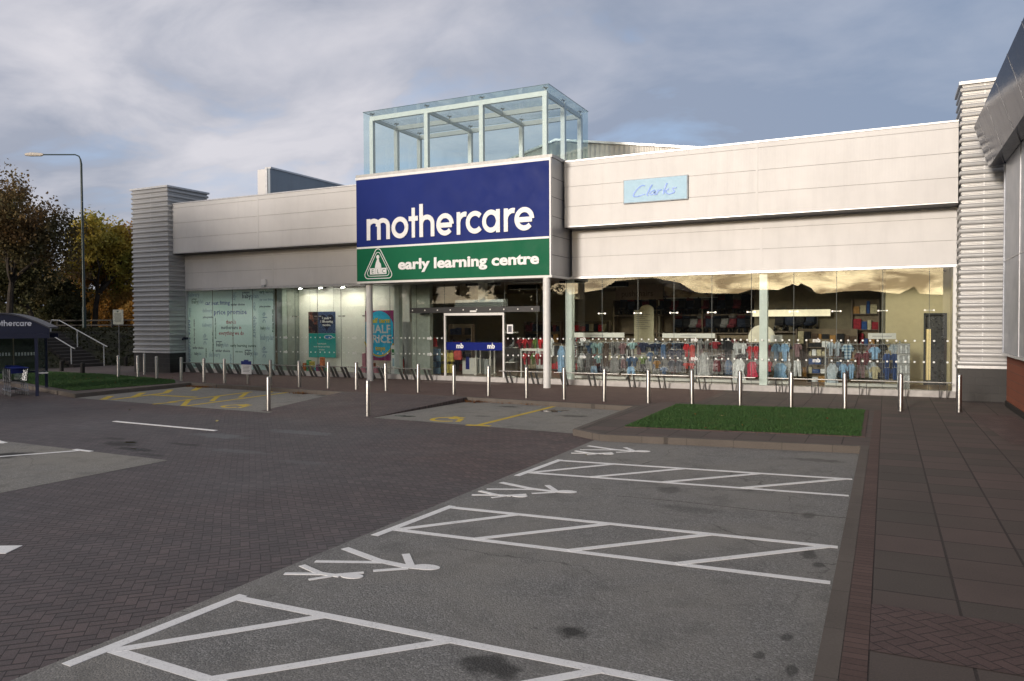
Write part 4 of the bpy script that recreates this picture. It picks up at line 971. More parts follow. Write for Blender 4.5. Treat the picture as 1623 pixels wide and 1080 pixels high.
def fabric(name):
    key = 'fabric_'+name
    if key in MATS: return MATS[key]
    m, t, b = base(key); co = t.n('ShaderNodeTexCoord').outputs['Object']
    if name in ('stripe', 'check'):
        s = t.n('ShaderNodeSeparateXYZ'); t.l(co, s.inputs[0])
        a_ = t.ramp(t.m('SINE', t.m('MULTIPLY', s.outputs[2], 62.)), -.1, .1); c = t.mix(a_, (.5, .5, .5), (.05, .05, .06))
        if name == 'check':
            b_ = t.ramp(t.m('SINE', t.m('MULTIPLY', s.outputs[0], 50.)), -.1, .1); c = t.mix(t.m('MULTIPLY', t.m('ADD', a_, b_), .5), (.5, .62, .70), (.07, .15, .26))
    else:
        cc = CC[name]; c = t.mix(t.ramp(t.noise(co, 14, 4, .6), .35, .65), tuple(q*.7 for q in cc), tuple(min(1, q*1.25) for q in cc))
        vo = t.n('ShaderNodeTexVoronoi'); vo.inputs['Scale'].default_value = 17; t.l(co, vo.inputs['Vector'])
        if name in ('red', 'white', 'teal', 'lblue', 'coral', 'navy', 'maroon'): c = t.mix(t.ramp(vo.outputs['Distance'], .10, .16, .75, 0.), c, (.6, .58, .55) if name != 'white' else (.2, .25, .4))
    t.l(c, b.inputs['Base Color']); b.inputs['Roughness'].default_value = .9
    bp = t.n('ShaderNodeBump'); bp.inputs['Strength'].default_value = .5; bp.inputs['Distance'].default_value = .02
    t.l(t.noise(t.mapping(co, (22, 22, 5)), 1, 3), bp.inputs['Height']); t.l(bp.outputs[0], b.inputs['Normal'])
    return m
KN = dict(tee='baby_top', dress='baby_dress', trousers='baby_trousers')
PROTO = {(k, s): cloth_mb(k, 10*s+len(k)) for k in KN for s in range(3)}
WORD = dict(stripe='grey striped', black='black', white='white', lgrey='light grey', grey='grey', teal='pale teal', lblue='light blue', navy='navy', dnavy='dark navy', brown='dark brown', mauve='mauve', denim='denim blue', green='green', tan='tan', red='bright red', coral='coral red',
            dred='dark red', maroon='maroon', rose='rose pink', bgrey='pale blue grey', dblue='deep blue', sand='sand coloured', check='blue checked')
def zone(x):
    for lim, nm in ((-10.6, 'right of entrance column'), (-9.1, 'left of rounded cream board'), (-7.7, 'below rounded cream board'), (-6.4, 'under long white header'), (-4.6, 'left of white disc'), (-3.4, 'under white disc'), (-2.9, 'right of inner steel column'), (-.9, 'on left half of last rack'), (9, 'on right half of last rack')):
        if x < lim: return nm
random.seed(11)
GARM = [(-11.43,-11.17,1.04,1.58,'tee','stripe'),(-11.44,-11.21,0.39,0.82,'trousers','black'),(-11.04,-10.61,1.47,1.66,'tee','white'),(-11.07,-10.59,0.58,1.15,'tee','lgrey'),(-11.14,-10.61,0.33,0.61,'trousers','grey'),(-10.56,-10.07,1.15,1.58,'tee','teal'),(-10.41,-10.09,0.78,1.09,'tee','teal'),(-10.58,-10.27,0.35,0.66,'trousers','lblue'),(-10.25,-10.09,0.41,0.66,'trousers','navy'),(-10.06,-9.8,0.64,1.59,'dress','brown'),(-9.77,-9.37,1.13,1.62,'tee','grey'),(-9.38,-9.1,1.14,1.56,'tee','mauve'),(-9.77,-9.37,0.4,1.01,'dress','grey'),(-9.32,-9.1,0.59,0.95,'trousers','mauve'),(-9.04,-8.68,1.35,1.6,'tee','teal'),(-9.08,-8.68,0.66,1.05,'tee','denim'),(-9.08,-8.72,0.37,0.66,'trousers','lblue'),(-8.61,-8.23,1.21,1.61,'tee','navy'),(-8.58,-8.29,0.77,1.09,'tee','green'),(-8.58,-8.29,0.44,0.77,'trousers','black'),(-8.17,-7.77,1.27,1.57,'tee','navy'),(-8.26,-8.03,0.88,1.24,'tee','denim'),(-8.02,-7.74,0.62,0.92,'tee','tan'),(-8.08,-7.74,0.38,0.59,'trousers','grey'),(-7.74,-7.5,1.01,1.55,'trousers','denim'),(-7.5,-7.31,1.28,1.61,'tee','brown'),(-7.74,-7.47,0.4,0.68,'tee','denim'),(-7.46,-6.88,0.99,1.34,'tee','navy'),(-7.46,-6.88,0.52,0.93,'tee','dnavy'),(-7.2,-6.88,1.37,1.61,'tee','dnavy'),(-6.86,-6.64,1.08,1.58,'tee','red'),(-6.64,-6.41,0.94,1.54,'dress','coral'),(-6.86,-6.44,0.63,0.85,'tee','coral'),(-6.31,-5.91,1.38,1.68,'tee','grey'),(-6.28,-5.88,0.39,1.21,'dress','lgrey'),(-5.88,-5.49,1.4,1.66,'tee','dred'),(-5.77,-5.46,0.55,0.98,'trousers','maroon'),(-5.43,-5.04,0.99,1.7,'tee','black'),(-5.04,-4.54,1.17,1.59,'tee','white'),(-4.93,-4.54,1.03,1.23,'trousers','black'),(-5.04,-4.59,0.23,1.02,'dress','white'),(-4.54,-4.13,1.03,1.51,'tee','red'),(-4.55,-4.15,0.38,0.95,'dress','rose'),(-3.86,-3.72,1.1,1.57,'tee','dred'),(-3.86,-3.66,0.59,0.96,'tee','red'),(-3.68,-3.1,0.97,1.6,'tee','lblue'),(-3.62,-3.15,0.33,0.91,'dress','lblue'),(-1.83,-1.4,1.18,1.67,'tee','bgrey'),(-1.38,-0.99,1.08,1.59,'tee','check'),(-1.87,-1.46,0.15,0.92,'dress','bgrey'),(-1.44,-0.94,0.41,0.92,'tee','lblue'),(-0.95,-0.51,0.89,1.31,'tee','maroon'),(-0.52,-0.16,1.09,1.51,'tee','lblue'),(-0.49,-0.16,0.42,0.85,'tee','sand'),(-0.08,0.39,0.82,1.3,'tee','dblue'),(-0.08,0.39,0.41,0.82,'tee','dblue')]
gn = 0; seen = {}
def hang(x0, x1, z0, z1, kind, col, y, label, group):
    global gn; gn += 1
    s = random.randrange(3); pr = PROTO[(kind, s)]; w_, h_ = x1-x0, z1-z0
    m_ = MB().add(pr.v, pr.f); m_.xf(lambda a, b, c: (a*w_*(1.05 if kind != 'trousers' else .95), b*.7, c*h_))
    o = m_.ob(KN[kind], fabric(col), None, smooth=True)
    r_ = thing(KN[kind]+'_on_hanger', label, {'tee': 'baby top', 'dress': 'baby dress', 'trousers': 'baby trousers'}[kind], ((x0+x1)/2, y, z0), group)
    r_.rotation_euler = (0, 0, random.uniform(-.25, .25)); o.parent = r_
    hk = MB().tube([(-w_*.3, 0, h_*.97), (0, 0, h_*1.02), (w_*.3, 0, h_*.97)], .008, 5).tube([(0, 0, h_*1.02), (0, 0, h_*1.02+.05), (.012, .02, h_*1.02+.07)], .005, 5).ob('hanger', M_hang, None); hk.parent = r_
for (x0, x1, z0, z1, k, c_) in GARM:
    n_ = max(1, round((x1-x0)/.26)) if k != 'dress' else max(1, round((x1-x0)/.42))
    wv_ = (x1-x0)/n_; key = (k, c_, zone(x0))
    lab = WORD[c_]+' '+KN[k].replace('_', ' ')+' hanging '+key[2]+(', upper row' if z0 > .95 else ', lower row')
    grp = lab.replace(' top ', ' tops ').replace(' dress ', ' dresses ')
    for i in range(n_):
        for d in range(2 if k == 'tee' and (x1-x0) > .3 else 1):
            hang(x0+i*wv_-.01, x0+(i+1)*wv_+.01, z0, z1, k, c_, 28.72+.07*d+.02*(i % 2), lab, grp)
for i in range(34):
    x = -11.3+i*.345
    if -3.0 < x < -1.9 or -1.0 > x > -1.1: continue
    for z0, z1, k in ((1.12, 1.60, 'tee'), (.42, .98, random.choice(['tee', 'trousers', 'dress']))):
        c_ = random.choice(['grey', 'black', 'navy', 'brown', 'lgrey', 'maroon', 'bgrey', 'dnavy', 'mauve', 'sand', 'denim', 'white'])
        lab = WORD[c_]+' '+KN[k].replace('_', ' ')+' behind front row '+zone(x)+(', upper row' if z0 > 1 else ', lower row')
        hang(x, x+.33, z0, z1, k, c_, 29.12+.03*(i % 2), lab, lab.replace(' behind', 's behind'))
# gondolas that carry them
M_rackw = mat('off_white_fixture', (.60, .60, .57), .5, 0, .03); M_wire = mat('grey_shop_wire', (.16, .165, .165), .4, .6)
def gondola(x0, x1, y, zt, label, header=None, base_=True):
    g = thing('display_rack', label, 'display rack', ((x0+x1)/2, y, .14)); L = x1-x0
    for x in (-L/2, L/2): loc_part(MB().box(x-.02, x+.02, -.02, .02, 0, zt-.14), 'upright', M_wire, g)
    m_ = MB()
    for k in range(int(L/.12)): m_.box(-L/2+k*.12+.05, -L/2+k*.12+.055, .01, .015, .1, zt-.16)
    for k in range(int((zt-.3)/.12)): m_.box(-L/2, L/2, .016, .021, .12+k*.12, .126+k*.12)
    loc_part(m_, 'wire_back', M_wire, g)
    if base_: loc_part(MB().box(-L/2, L/2, -.22, .2, .02, .11), 'base_shelf', M_rackw, g)
    for z in (1.08, 1.56):
        if z < zt: loc_part(MB().tube([(-L/2, -.06, z-.1), (L/2, -.06, z-.1)], .012, 6), 'hanging_rail', M_wire, g)
    if header:
        hb = loc_part(MB().box(header[0]-(x0+x1)/2, header[1]-(x0+x1)/2, -.06, .0, header[2]-.14, header[3]-.14), 'header_board', M_rackw, g)
        c_ = (header[0]+header[1])/2-(x0+x1)/2
        child(MB().box(c_-.3, c_+.3, -.063, -.0605, (header[2]+header[3])/2-.16, (header[2]+header[3])/2-.13), 'header_print', mat('grey_print', (.35, .35, .36), .6), hb)
    return g
gondola(-11.45, -9.1, 28.85, 1.78, 'wire rack of pale clothes with white header, right of the entrance column', (-11.46, -9.21, 1.79, 1.98))
gondola(-8.9, -6.45, 28.85, 1.75, 'wire rack of navy and red clothes with long white header', (-7.69, -5.7, 1.79, 1.96))
gondola(-6.35, -5.0, 28.9, 1.7, 'wire rack of grey, dark red and black clothes left of the white disc')
gondola(-5.05, -3.1, 28.85, 1.62, 'wire rack of white, red and blue clothes below the big white disc')
gondola(-1.9, .42, 28.85, 1.72, 'last wire rack of blue clothes beside the cream wall, with white header', (-.55, .31, 1.78, 1.98))
# sock tower
st_ = thing('sock_stand', 'narrow stand of hanging white sock packs at the end of the last rack', 'stand', (.53, 28.5, .14))
MB().box(.34, .72, 28.52, 28.56, .14, 1.64).ob('back_panel', M_wire, st_)
for r_ in range(4):
    for k in range(5): MB().box(.35+k*.075, .415+k*.075, 28.44+.01*(k % 2), 28.50, 1.32-r_*.33, 1.58-r_*.33-.01*(k % 3)).ob('sock_pack', fabric('white' if (k+r_) % 2 else 'lgrey'), st_, bevel=.008)
dc = thing('round_board', 'big white round board standing behind the inner steel column', 'board', (-4.06, 28.95, 1.6))
MB().prism_y([(-4.06+.47*math.cos(a), 1.80+.47*math.sin(a)) for a in np.linspace(-.35, PI+.35, 40)], 28.93, 28.97).ob('disc', mat('cream_board', (.72, .68, .55), .6), dc)
MB().box(-3.75, -3.35, 28.92, 28.98, 1.66, 1.90).ob('side_board', M_rackw, dc)

# mid-shop boards and shelves
cs = thing('shop_board', 'tall cream board with rounded top and lines of small print', 'shop board', (-9.64, 33, .14))
MB().prism_y([(-10.09, .14), (-9.20, .14), (-9.20, 2.92)]+[(-9.52+.32*math.cos(a), 2.92+.24*math.sin(a)) for a in np.linspace(.05, PI-.05, 14)]+[(-10.09, 2.92)], 33, 33.06).ob('board', mat('cream_board_2', (.50, .47, .33), .7), cs)
m_ = MB()
for k in range(8): m_.box(-10.0, -9.35-.12*(k % 3), 32.994, 32.999, 2.72-k*.09, 2.735-k*.09)
m_.ob('printed_lines', M_ink, cs)
ps = thing('hanging_sign', 'beige hanging sign reading pushchairs above the dark pram shelves', 'sign', (-10.7, 36, 3.5))
MB().box(-11.92, -9.56, 35.9, 36, 3.48, 4.20).ob('board', mat('beige_pink_board', (.36, .29, .23), .7), ps)
q_ = text_mb('pushchairs', .42, .002, .0, width=1.55); q_.xf(wall_xf(-11.6, 35.897, 3.64)); q_.ob('brown_lettering', mat('brown_print', (.12, .08, .07), .6), ps)
ph_ = thing('wall_photograph', 'large pale photograph panel of a lying child above the pram shelves', 'picture', (-8.3, 36, 3.6))
m, t, b = base('photo_panel_print'); co = t.n('ShaderNodeTexCoord').outputs['Object']
nz = t.noise(t.mapping(co, (1, 1, 1.6)), 1.5, 5, .6); t.l(t.mix(t.ramp(nz, .42, .6), (.60, .50, .33), t.mix(t.ramp(t.noise(co, 4, 3), .4, .6), (.16, .05, .04), (.05, .05, .07))), b.inputs['Base Color'])
MB().box(-9.5, -7.03, 35.92, 36, 3.55, 4.22).ob('print', m, ph_)
MB().box(-9.53, -7.0, 35.93, 36.01, 3.50, 3.545).ob('lower_frame', M_rackw, ph_)
# pushchair stock
M_hood = [fabric('black'), fabric('dnavy'), fabric('maroon'), fabric('grey')]
def pushchair(k):
    g = thing('pushchair', 'x', 'pushchair', (0, 0, 0))
    loc_part(MB().prism_x([(-.2, .30), (.22, .22), (.30, .32), (.10, .40), (.0, .74), (-.16, .78)], -.17, .17), 'seat', M_hood[k], g, bevel=.02)
    loc_part(MB().prism_x([(-.2, .60), (.02, .62), (.16, .72), (.10, .84), (-.06, .90), (-.2, .84)], -.18, .18), 'hood', M_hood[(k+1) % 4], g, bevel=.03)
    loc_part(MB().tube([(-.19, -.15, .12), (-.19, -.3, .95), (.19, -.3, .95), (.19, -.15, .12)], .014, 6).tube([(-.19, -.15, .3), (-.17, .3, .1)], .012, 6).tube([(.19, -.15, .3), (.17, .3, .1)], .012, 6), 'frame', M_dsteel, g)
    for x, y in ((-.2, -.15), (.2, -.15), (-.17, .3), (.17, .3)): loc_part(MB().tube([(x-.02, y, .09), (x+.02, y, .09)], .09, 12), 'wheel', M_black, g)
    return g
protos = [pushchair(k) for k in range(4)]
used = [False]*4
def put(k, loc, rz, lab, grp):
    g = protos[k]
    if used[k]: g = dup(g, loc, lab, rz)
    else: used[k] = True; g.location = loc; g.rotation_euler = (0, 0, rz); g['label'] = lab
    g['group'] = grp
for i in range(17): put([0, 1, 0, 2][i % 4], (-11.55+i*.36, 36.1, 2.76), PI+.5*math.sin(i*2.3), 'dark pushchair on the top shelf at the back of the shop', 'pushchairs on the top shelf')
for i in range(10): put([1, 0, 3, 2][i % 4], (-8.85+i*.36, 36.1, 1.90), PI+.5*math.sin(i*1.7), 'dark pushchair on the lower shelf at the back of the shop', 'pushchairs on the lower shelf')
for i in range(4): put([0, 1][i % 2], (-3.95+i*.40, 33.2, 2.0), PI+.4*math.sin(i*1.7), 'black pushchair on the lit shelf right of the inner steel column', 'pushchairs on the lit shelf')
M_shelf = mat('dark_wood_shelf', (.10, .07, .045), .6); M_bayw = mat('brown_shelf_back', (.15, .115, .075), .8, 0, .15, 2)
ws = thing('wall_shelving', 'long dark wall shelving bay holding two rows of pushchairs', 'shelving', (-8.7, 36.4, .14))
MB().box(-12.0, -5.5, 36.55, 36.65, .14, 3.48).ob('back_panel', M_bayw, ws)
for z in (1.0, 1.88, 2.73): MB().box(-12.0, -5.5, 35.85, 36.55, z-.05, z).ob('shelf', M_shelf, ws)
for x in (-12.0, -9.85, -7.7, -5.5): MB().box(x-.03, x+.03, 35.86, 36.55, .14, 3.46).ob('upright', M_bayw, ws)
wb = thing('lit_shelf_pelmet', 'long cream illuminated pelmet above black pushchairs', 'shelving', (-4.2, 33.2, 2))
MB().box(-5.0, -2.0, 33.0, 33.1, 2.60, 2.87).ob('pelmet', mat('lit_cream_pelmet', (.9, .80, .56), .6, emit=.45), wb)
MB().box(-5.0, -1.9, 33.05, 33.5, 1.93, 1.99).ob('shelf', M_shelf, wb); MB().box(-5.0, -.2, 33.55, 33.65, .14, 4.24).ob('back_panel', mat('taupe_wall_panel', (.13, .11, .07), .8), wb)
# miscellaneous stock boxes on low shelves inside
random.seed(3)
def shelf_unit(x0, x1, y, zt, n, label, cols_, open_=True):
    g = thing('stock_shelf', label, 'shelving', ((x0+x1)/2, y, .14)); L = x1-x0
    loc_part(MB().box(-L/2, L/2, .30, .34, 0, zt), 'back_panel', M_bayw, g)
    for s in (-L/2, L/2): loc_part(MB().box(s-.02, s+.02, 0, .30, 0, zt), 'side_panel', M_shelf, g)
    lv = [zt*(k+.1)/n for k in range(n)]
    for k, z in enumerate(lv):
        loc_part(MB().box(-L/2+.02, L/2-.02, 0, .30, z-.03, z), 'shelf', M_shelf, g)
        x = -L/2+.05
        while x < L/2-.22:
            w_ = random.uniform(.12, .3); h_ = random.uniform(.4, .8)*zt/n; c_ = random.choice(cols_)
            loc_part(MB().box(x, x+w_-.02, .03+random.uniform(0, .05), .28, z, z+h_), 'stock_item', fabric(c_), g, bevel=.012); x += w_
    return g
shelf_unit(-17.4, -15.3, 37, 2.3, 4, 'tall shelf of dark and red stock seen through the left door leaf', ['black', 'dred', 'navy', 'tan', 'maroon'])
shelf_unit(-15.2, -12.8, 37.5, 2.3, 4, 'tall shelf of mixed stock seen through the right door leaf', ['dred', 'red', 'black', 'sand', 'navy'])
shelf_unit(-15.4, -12.2, 33.0, 1.25, 2, 'low shelf of red and black stock deep inside behind the doors', ['red', 'black', 'sand', 'maroon', 'white'])
shelf_unit(-12.6, -10.3, 32.5, 1.5, 3, 'low stock shelf behind the pale clothes', ['brown', 'black', 'sand', 'dred', 'grey'])
shelf_unit(-9.0, -6.4, 32.4, 1.6, 3, 'low stock shelf behind the navy clothes', ['black', 'grey', 'brown', 'dnavy'])
shelf_unit(-6.2, -4.8, 31.6, 1.7, 3, 'low stock shelf left of the white round board', ['black', 'brown', 'maroon', 'grey'])
shelf_unit(-2.6, -1.85, 29.9, 1.6, 5, 'narrow magazine shelf between the blue clothes', ['sand', 'black', 'dblue', 'tan', 'white'])
shelf_unit(-3.2, -1.0, 32.2, 1.95, 3, 'shelf of golden toys behind the last rack', ['tan', 'sand', 'brown', 'black'])
shelf_unit(-1.2, -.25, 32.7, 3.1, 5, 'tall toy shelf beside the cream partition', ['tan', 'sand', 'brown', 'dred', 'dblue'])
shelf_unit(-18.2, -17.0, 30.5, 2.2, 4, 'tall dark stock shelf left of the entrance', ['black', 'brown', 'navy', 'dred'])
# entrance stock and fittings
def block(name, x0, x1, y0, y1, z0, z1, col, label, cat, group=None, bev=.015, m=None):
    return tag(MB().box(x0, x1, y0, y1, z0, z1).ob(name, m or fabric(col), None, bevel=bev), label, cat, group)
ac = thing('air_curtain', 'grey ribbed air curtain hanging above the automatic doors', 'air curtain', (-15.5, 28.6, 3))
m_ = MB().prism_x([(28.45, 3.03), (28.40, 3.12), (28.48, 3.16), (28.42, 3.22), (28.50, 3.27), (28.50, 3.38), (28.9, 3.38), (28.9, 3.03)], -16.66, -14.34); m_.ob('casing', mat('mid_grey_metal', (.34, .37, .37), .35, .5), ac)
MB().box(-15.6, -15.28, 28.6, 28.85, 3.385, 4.24).ob('duct', M_dispw, ac)
block('hanging_box', -12.35, -11.9, 31, 31.4, 3.4, 4.2, 'sand', 'tall beige bulkhead box hanging left of the pushchair sign', 'ceiling box', m=M_int)
block('hanging_box', -17.9, -17.1, 31, 31.4, 3.2, 4.2, 'sand', 'wide beige bulkhead box hanging behind the door header', 'ceiling box', m=M_int)
for k in range(3):
    for j in range(4): block('blue_gift_box', -18.05+k*.17, -17.90+k*.17, 28.6, 28.75, .16+j*.28, .42+j*.28, 'lblue' if j % 2 else 'dblue', 'blue gift box in the stack left of the automatic doors', 'gift box', 'stacked blue gift boxes left of the doors', m=fabric('lblue') if (j+k) % 3 else fabric('denim'))
M_yel = mat('yellow_bag', (.55, .45, .08), .5, 0, .25, 9)
def bag(x, y, z, w_, h_, m, label, group):
    g = thing('carrier_bag', label, 'bag', (x, y, z), group)
    loc_part(MB().prism_y([(-w_/2, 0), (w_/2, 0), (w_*.42, h_*.7), (w_*.3, h_*.8), (-w_*.3, h_*.8), (-w_*.42, h_*.7)], -.06, .06), 'bag_body', m, g, bevel=.01)
    loc_part(MB().tube([(-w_*.2, 0, h_*.8), (-w_*.12, 0, h_), (w_*.12, 0, h_), (w_*.2, 0, h_*.8)], .008, 5), 'handle', m, g)
for k in range(6): bag(-17.6+(k % 3)*.24, 28.95, .2+(k//3)*.5, .22, .48, M_yel, 'yellow gift bag hanging left inside the entrance', 'yellow gift bags inside the entrance')
M_redb = mat('red_bag', (.50, .03, .02), .5, 0, .2, 9)
bag(-17.78, 28.5, 1.36, .34, .46, M_redb, 'round red bag hanging above the stack of blue boxes', None)
bag(-16.85, 29.0, .78, .40, .50, M_redb, 'red bag seen through the left door leaf under the blue band', None)
sc_ = thing('security_counter', 'white counter with two blue front panels just inside the doors', 'counter', (-16.5, 29.3, .14))
MB().box(-16.80, -16.12, 29.3, 29.7, .14, .84).ob('cabinet', M_rackw, sc_, bevel=.01)
MB().box(-16.62, -16.44, 29.285, 29.298, .35, .9).ob('blue_panel', M_dblue, sc_); MB().box(-16.12, -15.6, 29.5, 29.9, .14, .8).ob('side_cabinet', mat('mid_grey_laminate', (.25, .27, .27), .6), sc_)
for x, l in ((-15.95, 'left'), (-15.25, 'right')):
    g = thing('security_gate', 'slim white anti-theft gate, the '+l+' one of the pair inside the doors', 'security gate', (x, 29.2, .14))
    loc_part(MB().tube([(0, -.2, 0), (0, -.2, 1.15), (0, -.1, 1.3), (0, .1, 1.3), (0, .2, 1.15), (0, .2, 0)], .035, 8), 'loop', M_rackw, g, smooth=True); loc_part(MB().box(-.05, .05, -.28, .28, 0, .06), 'foot', M_rackw, g)
tw = thing('glass_display_tower', 'slim glass display tower with grey shoes just right of the doors', 'display tower', (-13.87, 28.2, .14))
for z in (.16, .75, 1.35, 1.98): MB().box(-14.08, -13.66, 28.1, 28.5, z, z+.03).ob('shelf', M_rackw, tw)
MB().box(-14.07, -13.67, 28.11, 28.49, .19, 1.98).ob('glass_case', M_glass, tw)
for z in (.78, 1.38): MB().tube([(-13.95, 28.3, z+.05), (-13.8, 28.28, z+.09), (-13.75, 28.25, z+.3)], [.05, .06, .02], 8).ob('shoe', fabric('grey'), tw)
fr_ = thing('framed_notice', 'small white framed notice on the glass right of the doors', 'notice', (-13.46, 27.3, 2))
MB().box(-13.60, -13.34, 27.32, 27.345, 1.96, 2.32).ob('frame', M_white, fr_); MB().box(-13.55, -13.39, 27.312, 27.319, 2.02, 2.26).ob('dark_print', M_ink, fr_)
tb = thing('white_clothes_table', 'white frame table hung with red and green baby clothes right of the doors', 'table', (-12.95, 28.4, .14))
MB().box(-13.48, -12.3, 28.3, 28.8, 1.24, 1.32).ob('table_top', M_rackw, tb)
for x in (-13.45, -12.33):
    for y in (28.33, 28.77): MB().box(x-.03, x+.03, y-.03, y+.03, .14, 1.235).ob('leg', M_rackw, tb)
for i, c_ in enumerate(['red', 'dred', 'green', 'red', 'dred']): hang(-13.35+i*.19, -13.17+i*.19, .68, 1.15, 'tee', c_, 28.25, 'small '+WORD[c_]+' baby top hanging under the white table', 'baby clothes under the white table')
for i, c_ in enumerate(['dred', 'red', 'dred', 'green', 'red', 'red', 'white']): hang(-13.95+i*.24, -13.70+i*.24, 1.3, 1.72, 'tee', c_, 28.95, 'small '+WORD[c_]+' baby top in the row above the white table', 'baby clothes above the white table')
for i, c_ in enumerate(['lblue', 'bgrey', 'lblue']): hang(-11.95+i*.14, -11.62+i*.14, .35+.1*i, 1.45, 'dress', c_, 28.6+.1*i, 'pale blue long sleeper hanging behind the right canopy column', 'pale blue sleepers behind the right canopy column')

# ================================================================== NEIGHBOURING BUILDING, RIGHT
nb_ = thing('neighbouring_store', 'grey clad building at right edge, dark blue glossy eave, red brick base', 'building', (3, 16, 0))
wl = MB().box(2.95, 9, 4.0, 25.2, 1.50, 6.75).ob('wall_cladding', M_gwall, nb_)
MB().box(2.93, 2.951, 22.4, 22.43, 1.5, 6.75).box(2.935, 2.951, 4, 25.2, 4.03, 4.05).ob('panel_joint', mat('pale_joint', (.5, .5, .52), .4, .4), nb_)
MB().box(2.90, 2.98, 4.0, 25.26, 1.44, 1.50).ob('base_flashing', M_trim, nb_)
MB().box(3.03, 9, 4.0, 25.15, .16, 1.44).ob('brick_wall', M_redbrick, nb_)
MB().box(3.00, 9, 4.0, 25.2, -.1, .158).ob('dark_plinth', M_blockwork, nb_)
ev = MB().prism_y([(2.20, 7.86), (2.57, 6.70), (2.95, 6.76), (2.95, 6.8), (9, 6.8), (9, 10.2), (4.6, 9.6), (2.7, 8.5)], 4.0, 25.3).ob('eave', M_eave, nb_)
for y in (24.2, 22.5, 20.6, 18.7, 16.8, 14.9, 13.0):
    MB().prism_y([(2.194, 7.87), (2.563, 6.69), (2.59, 6.70), (2.22, 7.88)], y, y+.035).ob('seam', mat('dark_seam', (.03, .035, .05), .3), nb_)
for z, l in ((4.55, 'upper'), (3.0, 'lower')): tag(MB().box(2.90, 2.95, 20.85, 20.93, z, z+.12).tube([(2.9, 20.89, z+.06), (2.87, 20.89, z+.16)], .012, 6).ob('wall_hook', M_black), 'small black hook on the grey cladding, the '+l+' one', 'wall hook')
MB().box(2.925, 3.05, 25.16, 25.24, 1.5, 6.9).ob('corner_trim', M_gwall, nb_)

# unseen trees added beyond the left edge to shade the left front and windows
OFFTREES = [(-31, -6, 15.0, 5.4, 3), (-41, -1, 14.6, 5.4, 4), (-36.5, 3, 13.5, 4.4, 6), (-50, 3, 13.5, 5.4, 8)]  # nearest one matches tree shapes mirrored in the entrance glass
# building across the car park (seen mirrored in the shop glass)
op = thing('opposite_retail_terrace', 'dark gabled retail terrace across the car park, seen mirrored in the shop glass', 'building', (-20, -45, 0))
M_dk = mat('dark_terrace_wall', (.060, .052, .042), .85, 0, .1, .3)
RL = [(-90, 5), (-64, 5.3), (-45, 5.6), (-38.1, 6.5), (-35.2, 6.9), (-33.2, 8.0), (-28, 8.3), (-25.8, 6.9), (-21.6, 6.1), (-16.9, 5.95), (-15.4, 6.4), (-12.0, 6.3), (-10.4, 7.0), (-9.8, 6.75), (-9.4, 7.05), (-9.1, 6.6), (-8.5, 6.05), (-7.1, 5.7), (-4.6, 5.95), (-1.9, 6.0), (-.2, 5.75), (1.3, 5.5), (2.9, 6.35), (3.5, 5.5), (6.2, 5.3), (40, 5.2)]
MB().prism_y([(40, -.2)]+[(x, z) for x, z in RL[::-1]]+[(-90, -.2)], -60, -45.3).ob('wall', M_dk, op)
for i in range(12): MB().box(-60+i*8, -55+i*8, -45.3, -45.24, .2, 3.0).ob('shop_window', M_black, op)

# ================================================================== LEFT SIDE: LAWNS, STEPS, BANK, TREES
M_soil = mat('dark_turf_soil', (.018, .030, .008), .95, 0, .3, 5)
def grass_mat(name, a, b_):
    m, t, b = base(name); co = t.n('ShaderNodeTexCoord').outputs['Object']
    nz = t.noise(co, 1.3, 6, .7); fz = t.noise(co, 40, 2)
    c = t.mix(t.ramp(nz, .35, .65), a, b_); c = t.mix(t.ramp(t.noise(co, 2.3, 5, .7), .53, .68, 0, .7), c, (.085, .085, .028)); c = t.mix(t.ramp(fz, .35, .7), c, tuple(q*1.7 for q in b_))
    t.l(c, b.inputs['Base Color']); b.inputs['Roughness'].default_value = .7; return m
M_grass = grass_mat('lawn_grass_blades', (.018, .050, .012), (.032, .082, .017))
def inpoly(x, y, P_):
    r_ = np.zeros(len(x), bool); j = len(P_)-1
    for i in range(len(P_)):
        xi, yi = P_[i]; xj, yj = P_[j]
        c = ((yi > y) != (yj > y)) & (x < (xj-xi)*(y-yi)/(yj-yi+1e-9)+xi); r_ ^= c; j = i
    return r_
def blades(name, poly, n, z, h, w_, m, seed):
    g = np.random.default_rng(seed); xs = [p[0] for p in poly]; ys = [p[1] for p in poly]
    x = g.uniform(min(xs), max(xs), n*2); y = g.uniform(min(ys), max(ys), n*2); k = inpoly(x, y, poly); x, y = x[k][:n], y[k][:n]; n = len(x)
    a = g.uniform(0, 2*PI, n); hh = h*g.uniform(.5, 1.2, n); ww = w_*g.uniform(.6, 1.3, n); lx, ly = g.normal(0, .4, n)*hh, g.normal(0, .4, n)*hh
    V = np.empty((n, 3, 3)); V[:, 0] = np.stack([x-np.cos(a)*ww, y-np.sin(a)*ww, np.full(n, z)], 1); V[:, 1] = np.stack([x+np.cos(a)*ww, y+np.sin(a)*ww, np.full(n, z)], 1); V[:, 2] = np.stack([x+lx, y+ly, z+hh], 1)
    me = bpy.data.meshes.new(name); me.from_pydata(V.reshape(-1, 3).tolist(), [], np.arange(3*n).reshape(-1, 3).tolist()); me.materials.append(m)
    o = bpy.data.objects.new(name, me); COL.objects.link(o); return o
GR = [(-5.38, 21.85), (-.55, 22.45), (-.50, 17.4), (-5.30, 16.85)]
GL = [(-45, 23.3), (-31.8, 19.4), (-26.35, 17.8), (-25.9, 21.8), (-27.3, 22.9), (-33.6, 24.25), (-42, 24.6)]
struct(MB().sheet(GR, .006).ob('lawn_soil', M_soil)); struct(MB().sheet(GL, .006).ob('lawn_soil', M_soil))
